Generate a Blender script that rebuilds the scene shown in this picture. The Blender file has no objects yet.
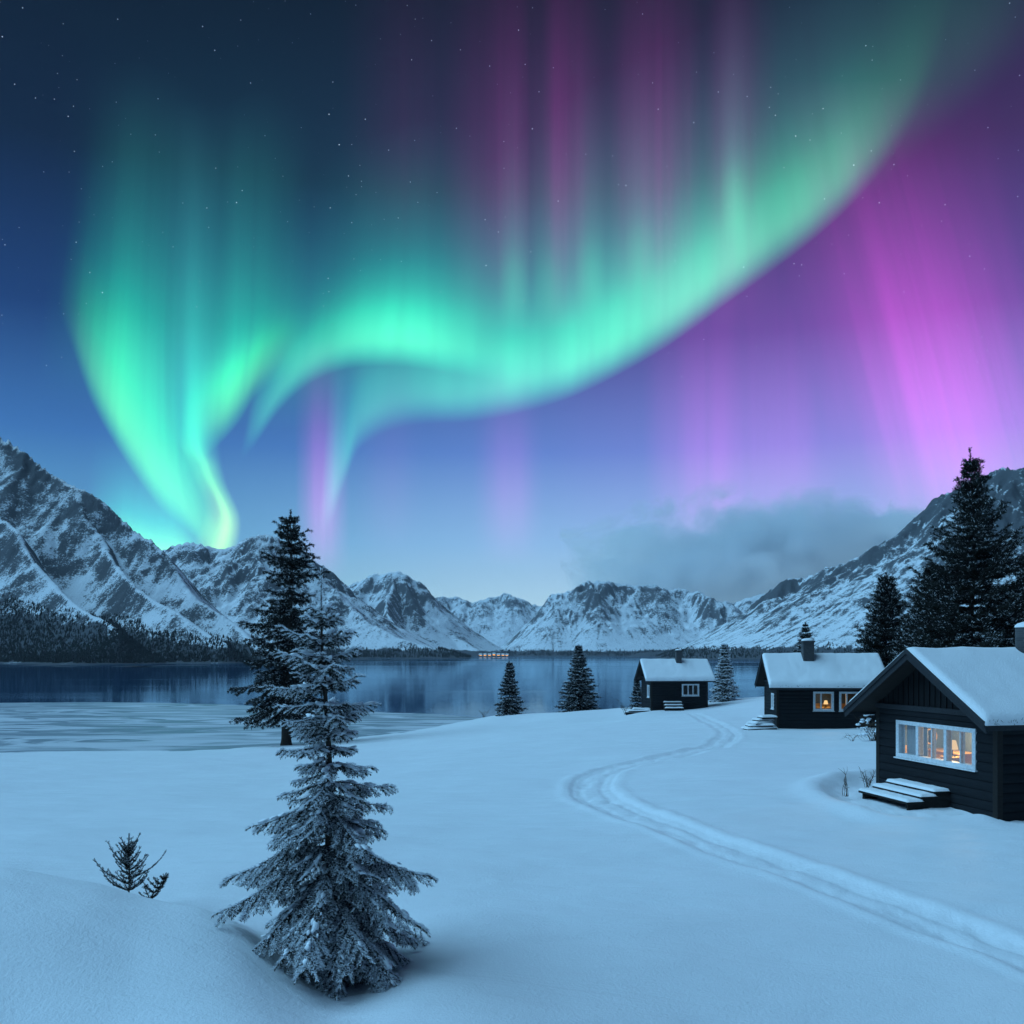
import bpy, math, random
import numpy as np
from mathutils import Vector, Matrix

# ------------------------------------------------------------------ camera, sky, light
SC = bpy.context.scene
COL = SC.collection
F, HOR, CAMZ = 887.0, 653.0, 3.2          # focal length in pixels, horizon row, eye height
WATER = -4.8

cam = bpy.data.cameras.new("camera")
cam.sensor_width = 36.0
cam.lens = F / 1024 * 36.0
cam.shift_y = (HOR - 512) / 1024
cam.clip_start = 0.1
cam.clip_end = 200000
camo = bpy.data.objects.new("camera", cam)
COL.objects.link(camo)
camo.location = (0, 0, CAMZ)
camo.rotation_euler = (math.radians(90), 0, 0)
SC.camera = camo

SC.view_settings.view_transform = 'Standard'
SC.view_settings.look = 'None'
SC.view_settings.exposure = 0.0
SC.view_settings.gamma = 1.0
SC.render.engine = 'CYCLES'
SC.cycles.use_denoising = True
SC.cycles.max_bounces = 8
SC.cycles.transparent_max_bounces = 24
SC.cycles.volume_bounces = 5
SC.cycles.volume_max_steps = 128
SC.cycles.sample_clamp_indirect = 6.0


def lin(r, g, b):
    def f(c):
        c /= 255.0
        return c / 12.92 if c <= 0.04045 else ((c + 0.055) / 1.055) ** 2.4
    return (f(r), f(g), f(b), 1.0)


class NT:
    """Small helper round a node tree."""
    def __init__(self, tree):
        self.t = tree
        tree.nodes.clear()

    def n(self, typ, ins=None, **props):
        nd = self.t.nodes.new(typ)
        for k, v in props.items():
            setattr(nd, k, v)
        for k, v in (ins or {}).items():
            self.set(nd.inputs[k], v)
        return nd

    def set(self, sock, v):
        if isinstance(v, bpy.types.NodeSocket):
            self.t.links.new(v, sock)
        elif isinstance(v, bpy.types.Node):
            self.t.links.new(v.outputs[0], sock)
        else:
            sock.default_value = v

    def math(self, op, a, b=None, c=None, clamp=False):
        nd = self.n('ShaderNodeMath', operation=op, use_clamp=clamp)
        self.set(nd.inputs[0], a)
        if b is not None:
            self.set(nd.inputs[1], b)
        if c is not None:
            self.set(nd.inputs[2], c)
        return nd.outputs[0]

    def sstep(self, x, a, b):
        nd = self.n('ShaderNodeMapRange', interpolation_type='SMOOTHSTEP')
        self.set(nd.inputs[0], x)
        self.set(nd.inputs[1], a)
        self.set(nd.inputs[2], b)
        return nd.outputs[0]

    def ramp(self, x, stops, interp='EASE'):
        nd = self.n('ShaderNodeValToRGB')
        cr = nd.color_ramp
        cr.interpolation = interp
        while len(cr.elements) < len(stops):
            cr.elements.new(0.5)
        for e, (p, c) in zip(cr.elements, stops):
            e.position = p
            e.color = c
        self.set(nd.inputs[0], x)
        return nd.outputs[0]

    def mix(self, fac, a, b, blend='MIX'):
        nd = self.n('ShaderNodeMix', data_type='RGBA', blend_type=blend)
        self.set(nd.inputs[0], fac)
        self.set(nd.inputs[6], a)
        self.set(nd.inputs[7], b)
        return nd.outputs[2]

    def noise(self, vec, scale, detail=4.0, rough=0.55, dist=0.0):
        nd = self.n('ShaderNodeTexNoise', {'Scale': scale, 'Detail': detail, 'Roughness': rough, 'Distortion': dist})
        if vec is not None:
            self.set(nd.inputs['Vector'], vec)
        return nd.outputs['Fac']

    def mapping(self, vec, scale=(1, 1, 1), rot=(0, 0, 0), loc=(0, 0, 0)):
        nd = self.n('ShaderNodeMapping', {'Scale': scale, 'Rotation': rot, 'Location': loc})
        self.set(nd.inputs['Vector'], vec)
        return nd.outputs[0]


# the night sky: twilight glow low in front, navy overhead, a violet veil to the right, stars
W = bpy.data.worlds.new("World")
SC.world = W
W.use_nodes = True
w = NT(W.node_tree)
gen = w.n('ShaderNodeTexCoord').outputs['Generated']
nrm = w.n('ShaderNodeVectorMath', {0: gen}, operation='NORMALIZE').outputs[0]
sx = w.n('ShaderNodeSeparateXYZ', {0: nrm})
X, Y, Z = sx.outputs[0], sx.outputs[1], sx.outputs[2]
base = w.ramp(w.math('MAXIMUM', Z, 0.0), [
    (0.00, lin(206, 240, 254)), (0.06, lin(186, 228, 250)), (0.12, lin(146, 198, 242)), (0.22, lin(86, 132, 206)),
    (0.33, lin(34, 66, 130)), (0.46, lin(10, 28, 62)), (0.60, lin(3, 12, 30)), (1.0, lin(6, 13, 28))], 'LINEAR')
left = w.sstep(X, 0.05, -0.45)                       # the left of the sky is a deeper, greener blue
base = w.mix(w.math('MULTIPLY', left, 0.75), base, w.mix(1.0, base, lin(140, 206, 214), 'MULTIPLY'))
vz = w.math('MULTIPLY', w.sstep(Z, 0.03, 0.20), w.sstep(Z, 0.66, 0.26))
vx = w.sstep(X, -0.28, 0.40)
veil = w.math('MULTIPLY', w.math('MULTIPLY', vz, vx), w.sstep(Y, 0.0, 0.5))
base = w.mix(1.0, base, w.mix(veil, (0, 0, 0, 1), (0.085, 0.008, 0.10, 1)), 'ADD')
rear = w.sstep(Y, 0.3, -0.5)
base = w.mix(w.math('MULTIPLY', rear, 1.0), base, w.mix(1.0, base, (0.28, 0.33, 0.42, 1), 'MULTIPLY'))
vor = w.n('ShaderNodeTexVoronoi', {'Vector': nrm, 'Scale': 150.0}, feature='F1')
star = w.sstep(vor.outputs['Distance'], 0.085, 0.02)
mag = w.n('ShaderNodeSeparateColor', {0: vor.outputs['Color']})
star = w.math('MULTIPLY', star, w.math('POWER', mag.outputs[0], 4.2))
star = w.math('MULTIPLY', star, w.sstep(Z, 0.10, 0.4))
starc = w.mix(star, (0, 0, 0, 1), (1.2, 1.4, 1.7, 1))
base = w.mix(1.0, base, starc, 'ADD')
bg = w.n('ShaderNodeBackground', {'Color': base, 'Strength': 1.0})
w.t.links.new(bg.outputs[0], w.n('ShaderNodeOutputWorld').inputs['Surface'])
W.cycles.sampling_method = 'MANUAL'
W.cycles.sample_map_resolution = 512

sun = bpy.data.lights.new("moonlight", 'SUN')
sun.energy = 3.25
sun.angle = math.radians(60)
sun.color = (0.31, 0.665, 1.0)
suno = bpy.data.objects.new("moonlight", sun)
COL.objects.link(suno)
_d = Vector((-0.64, -0.02, 0.82)).normalized()       # where the light comes from: high, from the left
suno.rotation_euler = _d.to_track_quat('Z', 'Y').to_euler()

# ------------------------------------------------------------------ helpers


def P(px, py, depth):
    """World point that stands at a picture position and a distance in metres."""
    return Vector(((px - 512) / F * depth, depth, CAMZ + (HOR - py) / F * depth))


def tag(o, label=None, cat=None, group=None, kind=None):
    for k, v in (('label', label), ('category', cat), ('group', group), ('kind', kind)):
        if v:
            o[k] = v
    return o


def empty(name, loc, rz=0.0):
    o = bpy.data.objects.new(name, None)
    COL.objects.link(o)
    o.location = loc
    o.rotation_euler = (0, 0, rz)
    o.empty_display_size = 0.2
    return o


def mesh_np(name, verts, faces, mats, parent=None, smooth=False, matidx=None):
    """Object from numpy arrays: verts (n,3), faces (m,k)."""
    verts = np.asarray(verts, np.float32)
    faces = np.asarray(faces, np.int32)
    me = bpy.data.meshes.new(name)
    k = faces.shape[1]
    me.vertices.add(len(verts))
    me.vertices.foreach_set('co', verts.ravel())
    me.loops.add(faces.size)
    me.loops.foreach_set('vertex_index', faces.ravel())
    me.polygons.add(len(faces))
    me.polygons.foreach_set('loop_start', np.arange(0, faces.size, k, dtype=np.int32))
    me.polygons.foreach_set('loop_total', np.full(len(faces), k, np.int32))
    me.polygons.foreach_set('use_smooth', np.full(len(faces), smooth, bool))
    for m in (mats if isinstance(mats, (list, tuple)) else [mats]):
        me.materials.append(m)
    if matidx is not None:
        me.polygons.foreach_set('material_index', np.asarray(matidx, np.int32))
    me.update(calc_edges=True)
    me.validate()
    o = bpy.data.objects.new(name, me)
    COL.objects.link(o)
    if parent is not None:
        o.parent = parent
    return o


class MB:
    """Collects boxes, prisms, tubes into one mesh."""
    def __init__(self):
        self.v, self.f, self.s = [], [], []

    def add(self, vs, fs, smooth=False):
        b = len(self.v)
        self.v += [tuple(p) for p in vs]
        self.f += [tuple(i + b for i in f) for f in fs]
        self.s += [smooth] * len(fs)

    def box(self, lo, hi, bev=0.0):
        x0, y0, z0 = lo
        x1, y1, z1 = hi
        vs = [(x0, y0, z0), (x1, y0, z0), (x1, y1, z0), (x0, y1, z0), (x0, y0, z1), (x1, y0, z1), (x1, y1, z1), (x0, y1, z1)]
        self.add(vs, [(0, 3, 2, 1), (4, 5, 6, 7), (0, 1, 5, 4), (1, 2, 6, 5), (2, 3, 7, 6), (3, 0, 4, 7)])

    def hexa(self, vs):
        """8 corners: bottom four then top four, same turning sense."""
        self.add(vs, [(0, 3, 2, 1), (4, 5, 6, 7), (0, 1, 5, 4), (1, 2, 6, 5), (2, 3, 7, 6), (3, 0, 4, 7)])

    def bar(self, a, b, wd, ht, up=(0, 0, 1)):
        a, b, up = Vector(a), Vector(b), Vector(up)
        d = (b - a).normalized()
        s = d.cross(up).normalized()
        u = s.cross(d).normalized()
        vs = [p + s * (sx_ * wd / 2) + u * (uz * ht / 2) for uz in (-1, 1) for p, sx_ in ((a, -1), (b, -1), (b, 1), (a, 1))]
        self.hexa(vs)

    def tube(self, pts, rad, n=8, smooth=True, cap=True):
        pts = [Vector(p) for p in pts]
        rings = []
        for i, p in enumerate(pts):
            d = (pts[min(i + 1, len(pts) - 1)] - pts[max(i - 1, 0)]).normalized()
            s = d.cross(Vector((0.13, 0.31, 0.94))).normalized() if abs(d.z) < 0.9 else d.cross(Vector((1, 0, 0.1))).normalized()
            u = s.cross(d)
            r = rad[i] if isinstance(rad, (list, tuple, np.ndarray)) else rad
            rings.append([p + (s * math.cos(2 * math.pi * k / n) + u * math.sin(2 * math.pi * k / n)) * r for k in range(n)])
        vs = [q for r in rings for q in r]
        fs = [(i * n + k, i * n + (k + 1) % n, (i + 1) * n + (k + 1) % n, (i + 1) * n + k)
              for i in range(len(pts) - 1) for k in range(n)]
        if cap:
            fs.append(tuple(range(n - 1, -1, -1)))
            fs.append(tuple((len(pts) - 1) * n + k for k in range(n)))
        self.add(vs, fs, smooth)

    def build(self, name, mat, parent=None, bevel=0.0):
        me = bpy.data.meshes.new(name)
        me.from_pydata(self.v, [], self.f)
        me.polygons.foreach_set('use_smooth', self.s)
        me.materials.append(mat)
        me.update()
        o = bpy.data.objects.new(name, me)
        COL.objects.link(o)
        if parent is not None:
            o.parent = parent
        if bevel:
            m = o.modifiers.new('bevel', 'BEVEL')
            m.width = bevel
            m.segments = 2
            m.limit_method = 'ANGLE'
        return o


def _h(ix, iy, seed):
    n = (ix * 374761393 + iy * 668265263 + seed * 974634777) & 0xFFFFFFFF
    n = ((n ^ (n >> 13)) * 1274126177) & 0xFFFFFFFF
    return ((n ^ (n >> 16)) & 0xFFFFFF) / float(0xFFFFFF)


def perlin(x, y, seed=0):
    ix, iy = np.floor(x).astype(np.int64), np.floor(y).astype(np.int64)
    fx, fy = x - ix, y - iy
    ux, uy = fx ** 3 * (fx * (fx * 6 - 15) + 10), fy ** 3 * (fy * (fy * 6 - 15) + 10)

    def g(dx, dy):
        a = _h(ix + dx, iy + dy, seed) * 2 * np.pi
        return np.cos(a) * (fx - dx) + np.sin(a) * (fy - dy)
    a, b, c, d = g(0, 0), g(1, 0), g(0, 1), g(1, 1)
    return (a + (b - a) * ux) * (1 - uy) + (c + (d - c) * ux) * uy


def fbm(x, y, seed=0, octv=5, gain=0.5, lac=2.03):
    r, a = 0, 1.0
    for i in range(octv):
        r = r + a * perlin(x, y, seed + 17 * i)
        a *= gain
        x, y = x * lac + 11.3, y * lac - 7.1
    return r


def smooth(x, a, b):
    t = np.clip((x - a) / (b - a), 0, 1)
    return t * t * (3 - 2 * t)


def catmull(ctrl, n):
    """n points along a spline through ctrl (k,d)."""
    c = np.asarray(ctrl, float)
    k = len(c)
    t = np.linspace(0, k - 1, n)
    i = np.clip(t.astype(int), 0, k - 2)
    f = (t - i)[:, None]
    p0, p1, p2, p3 = c[np.maximum(i - 1, 0)], c[i], c[i + 1], c[np.minimum(i + 2, k - 1)]
    return 0.5 * (2 * p1 + (p2 - p0) * f + (2 * p0 - 5 * p1 + 4 * p2 - p3) * f ** 2 + (3 * p1 - p0 - 3 * p2 + p3) * f ** 3)


def grid_faces(nu, nv):
    i, j = np.meshgrid(np.arange(nu - 1), np.arange(nv - 1), indexing='ij')
    a = (i * nv + j).ravel()
    return np.stack([a, a + nv, a + nv + 1, a + 1], 1)


# ------------------------------------------------------------------ materials


def material(name):
    m = bpy.data.materials.new(name)
    m.use_nodes = True
    return m, NT(m.node_tree)


def principled(t, **ins):
    p = t.n('ShaderNodeBsdfPrincipled')
    for k, v in ins.items():
        t.set(p.inputs[k.replace('_', ' ')], v)
    t.t.links.new(p.outputs[0], t.n('ShaderNodeOutputMaterial').inputs['Surface'])
    return p


def bump(t, height, strength, dist):
    return t.n('ShaderNodeBump', {'Height': height, 'Strength': strength, 'Distance': dist}).outputs[0]


def mat_snow(name, rip=1.0, grain=1.0, col=(0.80, 0.83, 0.86, 1)):
    m, t = material(name)
    pos = t.n('ShaderNodeTexCoord').outputs['Object']
    drift = t.noise(t.mapping(pos, (0.28, 1.1, 1), (0, 0, 0.25)), 1.0, 5, 0.55, 0.6)
    fine = t.noise(pos, 26.0, 4, 0.7)
    gr = t.noise(pos, 90.0, 2, 0.6)
    h = t.math('ADD', t.math('MULTIPLY', drift, 0.11 * rip), t.math('ADD', t.math('MULTIPLY', fine, 0.016 * grain), t.math('MULTIPLY', gr, 0.005 * grain)))
    c = t.mix(t.noise(pos, 0.35, 3, 0.6), (col[0] * 0.95, col[1] * 0.95, col[2] * 0.95, 1), col)
    principled(t, Base_Color=c, Roughness=0.62, Normal=bump(t, h, 0.75, 1.0), Specular_IOR_Level=0.25)
    return m


M = {}
M['snow'] = mat_snow('snow')
M['roof_snow'] = mat_snow('roof_snow', 0.25, 1.6, (0.86, 0.88, 0.90, 1))
M['tree_snow'], _t = material('tree_snow')
principled(_t, Base_Color=(0.80, 0.84, 0.88, 1), Roughness=0.7, Specular_IOR_Level=0.2)


def mat_wood(name, col, axis_scale, rough=0.75):
    m, t = material(name)
    pos = t.n('ShaderNodeTexCoord').outputs['Object']
    g = t.noise(t.mapping(pos, axis_scale), 1.0, 6, 0.65, 0.4)
    big = t.noise(pos, 1.3, 3, 0.6)
    a = tuple(c * 0.35 for c in col) + (1,)
    b = tuple(c * 1.7 for c in col) + (1,)
    c = t.mix(t.math('ADD', t.math('MULTIPLY', g, 0.75), t.math('MULTIPLY', big, 0.3)), a, b)
    principled(t, Base_Color=c, Roughness=rough, Normal=bump(t, g, 0.5, 0.01), Specular_IOR_Level=0.07)
    return m


M['log'] = mat_wood('dark_log', (0.015, 0.017, 0.020), (3, 3, 40))
M['board'] = mat_wood('dark_board', (0.014, 0.0145, 0.016), (45, 45, 2.5))
M['barge'] = mat_wood('grey_barge_board', (0.034, 0.036, 0.040), (8, 30, 30))
M['white_paint'] = mat_wood('white_paint', (0.62, 0.64, 0.66), (20, 20, 20), 0.5)
M['old_wood'] = mat_wood('old_wood', (0.026, 0.024, 0.023), (6, 40, 40))
M['warm_wood'] = mat_wood('warm_wood', (0.55, 0.33, 0.12), (3, 3, 25), 0.6)
M['wallpaper'] = mat_wood('wallpaper', (0.10, 0.13, 0.155), (3, 3, 3), 0.8)
M['curtain'] = mat_wood('curtain_cloth', (0.22, 0.23, 0.25), (30, 30, 1), 0.9)
M['dark_metal'], _t = material('dark_metal')
principled(_t, Base_Color=(0.03, 0.03, 0.032, 1), Roughness=0.4, Metallic=0.6)

m, t = material('chimney_stone')
pos = t.n('ShaderNodeTexCoord').outputs['Object']
br = t.n('ShaderNodeTexBrick', {'Vector': t.mapping(pos, (1, 1, 1), (math.pi / 2, 0, 0)), 'Scale': 5.0, 'Color1': (0.07, 0.07, 0.075, 1),
                                'Color2': (0.045, 0.047, 0.052, 1), 'Mortar': (0.10, 0.10, 0.10, 1), 'Mortar Size': 0.012})
principled(t, Base_Color=br.outputs[0], Roughness=0.85, Normal=bump(t, t.noise(pos, 14, 5), 0.6, 0.02))
M['chimney'] = m

m, t = material('window_glass')
fr = t.n('ShaderNodeFresnel', {'IOR': 1.5}).outputs[0]
ms = t.n('ShaderNodeMixShader', {0: t.math('MULTIPLY', fr, 0.32), 1: t.n('ShaderNodeBsdfTransparent').outputs[0],
                                 2: t.n('ShaderNodeBsdfGlossy', {'Roughness': 0.02}).outputs[0]})
t.t.links.new(ms.outputs[0], t.n('ShaderNodeOutputMaterial').inputs['Surface'])
M['glass'] = m

m, t = material('lamp_glow')
em = t.n('ShaderNodeEmission', {'Color': (1.0, 0.62, 0.25, 1), 'Strength': 1.1})
t.t.links.new(em.outputs[0], t.n('ShaderNodeOutputMaterial').inputs['Surface'])
M['lamp'] = m
m, t = material('lit_window')
em = t.n('ShaderNodeEmission', {'Color': (1.0, 0.45, 0.14, 1), 'Strength': 5.5})
t.t.links.new(em.outputs[0], t.n('ShaderNodeOutputMaterial').inputs['Surface'])
M['lit'] = m


def mat_needle(name, col):
    m, t = material(name)
    pos = t.n('ShaderNodeTexCoord').outputs['Object']
    c = t.mix(t.noise(pos, 3.0, 3, 0.7), tuple(x * 0.5 for x in col) + (1,), tuple(x * 1.5 for x in col) + (1,))
    principled(t, Base_Color=c, Roughness=0.6, Specular_IOR_Level=0.2)
    return m


M['needle'] = mat_needle('spruce_needles', (0.022, 0.026, 0.020))
M['needle_dark'] = mat_needle('dark_spruce_needles', (0.013, 0.014, 0.011))
M['bark'] = mat_wood('bark', (0.055, 0.045, 0.038), (25, 25, 5), 0.9)
M['twig'] = mat_wood('dry_twig', (0.075, 0.055, 0.040), (20, 20, 20), 0.9)

# mountains: snow on the easy slopes and in the gullies, bare rock and scrub where it is steep


def mat_mountain(name, size, bare, speck=1.0, tree=18.0, high=0.0):
    m, t = material(name)
    pos = t.n('ShaderNodeTexCoord').outputs['Object']
    nz = t.n('ShaderNodeSeparateXYZ', {0: t.n('ShaderNodeNewGeometry').outputs['Normal']}).outputs[2]
    gul = t.n('ShaderNodeAttribute', attribute_name='gully').outputs['Fac']
    alt = t.n('ShaderNodeAttribute', attribute_name='altitude').outputs['Fac']
    big = t.noise(pos, 1.0 / (size * 14), 4, 0.6)
    mid = t.noise(t.mapping(pos, (1, 1, 0.35)), 1.0 / (size * 3.2), 5, 0.65, 0.5)
    fine = t.noise(pos, 1.0 / (size * 0.8), 4, 0.75)
    stk = t.n('ShaderNodeAttribute', attribute_name='streak').outputs['Fac']
    s = t.math('MULTIPLY', t.math('SUBTRACT', 1.0, nz), 1.25)
    s = t.math('ADD', s, t.math('MULTIPLY', t.math('SUBTRACT', mid, 0.5), 0.7))
    s = t.math('ADD', s, t.math('MULTIPLY', t.math('SUBTRACT', big, 0.5), 0.9))
    s = t.math('ADD', s, t.math('MULTIPLY', t.math('SUBTRACT', fine, 0.5), 1.2 * speck))
    s = t.math('ADD', s, t.math('MULTIPLY', gul, 0.20))
    s = t.math('ADD', s, t.math('MULTIPLY', stk, 0.34))
    s = t.math('ADD', s, t.math('MULTIPLY', t.math('SUBTRACT', t.n('ShaderNodeAttribute', attribute_name='rel').outputs['Fac'], 0.4), high))
    low = t.sstep(t.math('ADD', alt, t.math('MULTIPLY', t.math('SUBTRACT', big, 0.5), tree * 1.2)), tree, tree * 0.45)
    s = t.math('ADD', s, t.math('MULTIPLY', low, 0.85))
    fac = t.math('MULTIPLY', t.sstep(s, bare - 0.09, bare + 0.20), 0.95)
    rock = t.mix(fine, (0.018, 0.022, 0.028, 1), (0.065, 0.072, 0.085, 1))
    snow = (0.78, 0.82, 0.86, 1)
    h = t.math('ADD', t.math('MULTIPLY', mid, size * 1.2), t.math('MULTIPLY', fine, size * 0.35))
    principled(t, Base_Color=t.mix(fac, snow, rock), Roughness=0.85, Normal=bump(t, h, 0.7, 1.0), Specular_IOR_Level=0.1)
    return m


# water: dark, nearly still; long ripples smear the reflections; wind streaks dull it
m, t = material('lake_water')
pos = t.n('ShaderNodeTexCoord').outputs['Object']
rip = t.noise(t.mapping(pos, (0.12, 0.45, 1)), 1.0, 4, 0.6)
rip2 = t.noise(t.mapping(pos, (0.6, 1.6, 1)), 1.0, 3, 0.6)
streak = t.noise(t.mapping(pos, (0.0012, 0.012, 1)), 1.0, 3, 0.6)
rg = t.ramp(streak, [(0.45, (0.025, 0.025, 0.025, 1)), (0.68, (0.13, 0.13, 0.13, 1))])
h = t.math('ADD', t.math('MULTIPLY', rip, 0.05), t.math('MULTIPLY', rip2, 0.012))
nb = bump(t, h, 0.28, 1.0)
fr = t.n('ShaderNodeFresnel', {'IOR': 1.33, 'Normal': nb}).outputs[0]
wd_ = t.n('ShaderNodeBsdfDiffuse', {'Color': (0.008, 0.040, 0.10, 1), 'Normal': nb}).outputs[0]
wg_ = t.n('ShaderNodeBsdfGlossy', {'Color': (0.68, 0.86, 0.96, 1), 'Roughness': rg, 'Normal': nb}).outputs[0]
ms = t.n('ShaderNodeMixShader', {0: t.math('MULTIPLY', fr, 0.80), 1: wd_, 2: wg_})
t.t.links.new(ms.outputs[0], t.n('ShaderNodeOutputMaterial').inputs['Surface'])
M['water'] = m

# lake ice with wind-blown swirls of snow
m, t = material('lake_ice')
pos = t.n('ShaderNodeTexCoord').outputs['Object']
warp = t.n('ShaderNodeTexNoise', {'Vector': t.mapping(pos, (0.02, 0.05, 1)), 'Scale': 1.0, 'Detail': 3.0}).outputs['Color']
wp = t.n('ShaderNodeVectorMath', {0: pos, 1: t.n('ShaderNodeVectorMath', {0: warp, 3: 26.0}, operation='SCALE').outputs[0]}, operation='ADD').outputs[0]
sw = t.noise(t.mapping(wp, (0.03, 0.16, 1)), 1.0, 5, 0.55)
fac = t.sstep(sw, 0.42, 0.60)
c = t.mix(fac, (0.22, 0.26, 0.30, 1), (0.56, 0.60, 0.64, 1))
principled(t, Base_Color=c, Roughness=t.math('ADD', t.math('MULTIPLY', fac, 0.2), 0.50), Normal=bump(t, sw, 0.3, 0.2))
M['ice'] = m

# ------------------------------------------------------------------ snow field
# known ground points: (picture column, distance, height)
GP = [
    # ice shore on the left, lake shore to the right, and the drop under water behind it
    (-500, 72, -4.85), (-200, 72, -4.85), (0, 72, -4.85), (100, 72.5, -4.85), (200, 73.5, -4.85), (285, 77, -4.75), (345, 82, -4.7),
    (400, 88, -4.7), (470, 103, -4.6), (500, 108, -4.3), (560, 101, -3.7), (600, 96, -3.1), (640, 91, -2.45), (700, 90, -2.0),
    (760, 89, -1.75), (850, 92, -1.7), (1024, 96, -1.6), (1300, 98, -1.6), (1700, 98, -1.6),
    (-500, 86, -6.2), (0, 86, -6.2), (200, 88, -6.2), (345, 97, -6.2), (470, 116, -6.3), (520, 120, -6.3), (640, 108, -6.2),
    (760, 106, -6), (1024, 112, -6), (1500, 115, -6), (-300, 140, -8), (300, 150, -8), (600, 150, -8), (1100, 150, -8),
    # the field
    (-500, 45, -2.6), (-500, 25, -0.8), (-500, 14, 0.1), (0, 50, -2.9), (0, 45, -2.5), (0, 25, -0.85), (0, 14, -0.02), (200, 48, -2.7),
    (300, 60, -3.55), (300, 40, -1.95), (300, 25, -0.75), (300, 14, 0.0), (430, 70, -3.4), (512, 85, -3.6), (512, 70, -2.75), (512, 45, -1.45),
    (512, 25, -0.45), (512, 14, 0.0), (620, 75, -2.1), (690, 73, -1.55), (651, 73, -1.50), (700, 46, -0.8), (778, 46, -0.69), (877, 47, -0.66), (700, 25, -0.12),
    (700, 14, 0.0), (880, 20.5, 0.12), (998, 17.3, 0.10), (880, 30, -0.1), (1024, 17, 0.10), (1024, 14, 0.05), (1024, 30, 0.2), (1100, 50, 0.0), (1300, 17, 0.15),
    (1300, 30, 0.4), (1300, 60, 0.2), (1700, 30, 0.6),
    # the drift in front
    (-400, 9.2, 1.35), (-200, 9.1, 1.2), (0, 9.0, 1.03), (100, 8.8, 0.90), (200, 8.6, 0.72), (250, 8.45, 0.52), (0, 11, 0.30), (-200, 11.2, 0.35), (130, 10.7, 0.16),
    (220, 10.0, 0.20), (0, 12.3, 0.07), (200, 12, 0.05),
    (0, 6.57, 0.45), (-300, 6.8, 0.6), (130, 7.4, 0.60), (250, 6.4, 0.45), (200, 7.6, 0.58), (262, 7.6, 0.38), (330, 8.7, 0.0), (300, 8.4, 0.12), (290, 9.4, 0.12), (360, 8.2, 0.02), (340, 7.65, 0.10),
    (400, 7.3, 0.22), (512, 7.2, 0.19), (440, 8.9, 0.17), (400, 9.6, 0.10), (480, 8.5, 0.15), (560, 8.2, 0.06), (640, 9.5, 0.02), (700, 7.9, -0.08), (1024, 8.3, -0.27), (850, 10.2, -0.17),
    (1024, 10.4, -0.20), (700, 11.5, 0.0), (1300, 10, -0.2), (340, 11.5, 0.05),
    (0, 3, 0.2), (512, 3, 0.15), (1024, 3, -0.1), (-500, 3, 0.5), (1700, 3, 0.0), (512, 5, 0.3), (1024, 5.5, -0.2),
]


def rbf_uv(x, y):
    r = np.sqrt(x * x + y * y)
    th = np.clip(np.arctan2(x, y), -1.0, 1.0)
    return th * 2.6, np.log(r) * 1.25


_gp = np.array([((px - 512) / F * d, d, z) for px, d, z in GP])
_u, _v = rbf_uv(_gp[:, 0], _gp[:, 1])


def _phi(r2):
    return np.where(r2 > 1e-12, 0.5 * r2 * np.log(np.maximum(r2, 1e-12)), 0.0)


_n = len(_gp)
_A = np.zeros((_n + 3, _n + 3))
_A[:_n, :_n] = _phi((_u[:, None] - _u[None]) ** 2 + (_v[:, None] - _v[None]) ** 2) + np.eye(_n) * 0.004
_A[:_n, _n], _A[:_n, _n + 1], _A[:_n, _n + 2] = 1, _u, _v
_A[_n:, :_n] = _A[:_n, _n:].T
_w = np.linalg.solve(_A, np.concatenate([_gp[:, 2], np.zeros(3)]))


def ground0(x, y):
    x, y = np.asarray(x, float), np.asarray(y, float)
    u, v = rbf_uv(x, y)
    z = _w[_n] + _w[_n + 1] * u + _w[_n + 2] * v
    for i in range(_n):
        z = z + _w[i] * _phi((u - _u[i]) ** 2 + (v - _v[i]) ** 2)
    return z


def on_ground(px, py, it=60):
    """World point where the line of sight through a picture position meets the snow (nearest hit)."""
    ds = np.exp(np.linspace(math.log(5), math.log(125), 3000))
    x, y = (px - 512) / F * ds, ds
    z = CAMZ + (HOR - py) / F * ds
    g = ground0(x, y)
    hit = np.nonzero(z <= g)[0]
    i = hit[0] if len(hit) else -1
    return np.array([x[i], y[i], g[i]])


TRACK_PX = [(1130, 1000), (1024, 955), (960, 931), (900, 911), (850, 893), (800, 875), (740, 856), (690, 838), (640, 819), (607, 803), (592, 789),
            (596, 777), (620, 768), (655, 760), (692, 752), (720, 743), (729, 735), (722, 728), (708, 721), (694, 715)]
TRACK = catmull([on_ground(a, b)[:2] for a, b in TRACK_PX], 420)
BERM_PX = [(980, 822), (900, 822), (858, 815), (826, 803), (811, 792), (818, 783), (842, 776), (868, 772)]
BERM = catmull([on_ground(a, b)[:2] for a, b in BERM_PX], 120)


def polydist(x, y, line):
    """Distance to a polyline and signed side."""
    best = np.full(x.shape, 1e9)
    side = np.zeros(x.shape)
    par = np.zeros(x.shape)
    L = 0.0
    for a, b in zip(line[:-1], line[1:]):
        d = b - a
        l2 = d @ d + 1e-12
        t = np.clip(((x - a[0]) * d[0] + (y - a[1]) * d[1]) / l2, 0, 1)
        dx, dy = x - a[0] - t * d[0], y - a[1] - t * d[1]
        q = dx * dx + dy * dy
        m_ = q < best
        best = np.where(m_, q, best)
        side = np.where(m_, np.sign(d[0] * dy - d[1] * dx), side)
        par = np.where(m_, L + t * math.sqrt(l2), par)
        L += math.sqrt(l2)
    return np.sqrt(best), side, par


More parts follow.
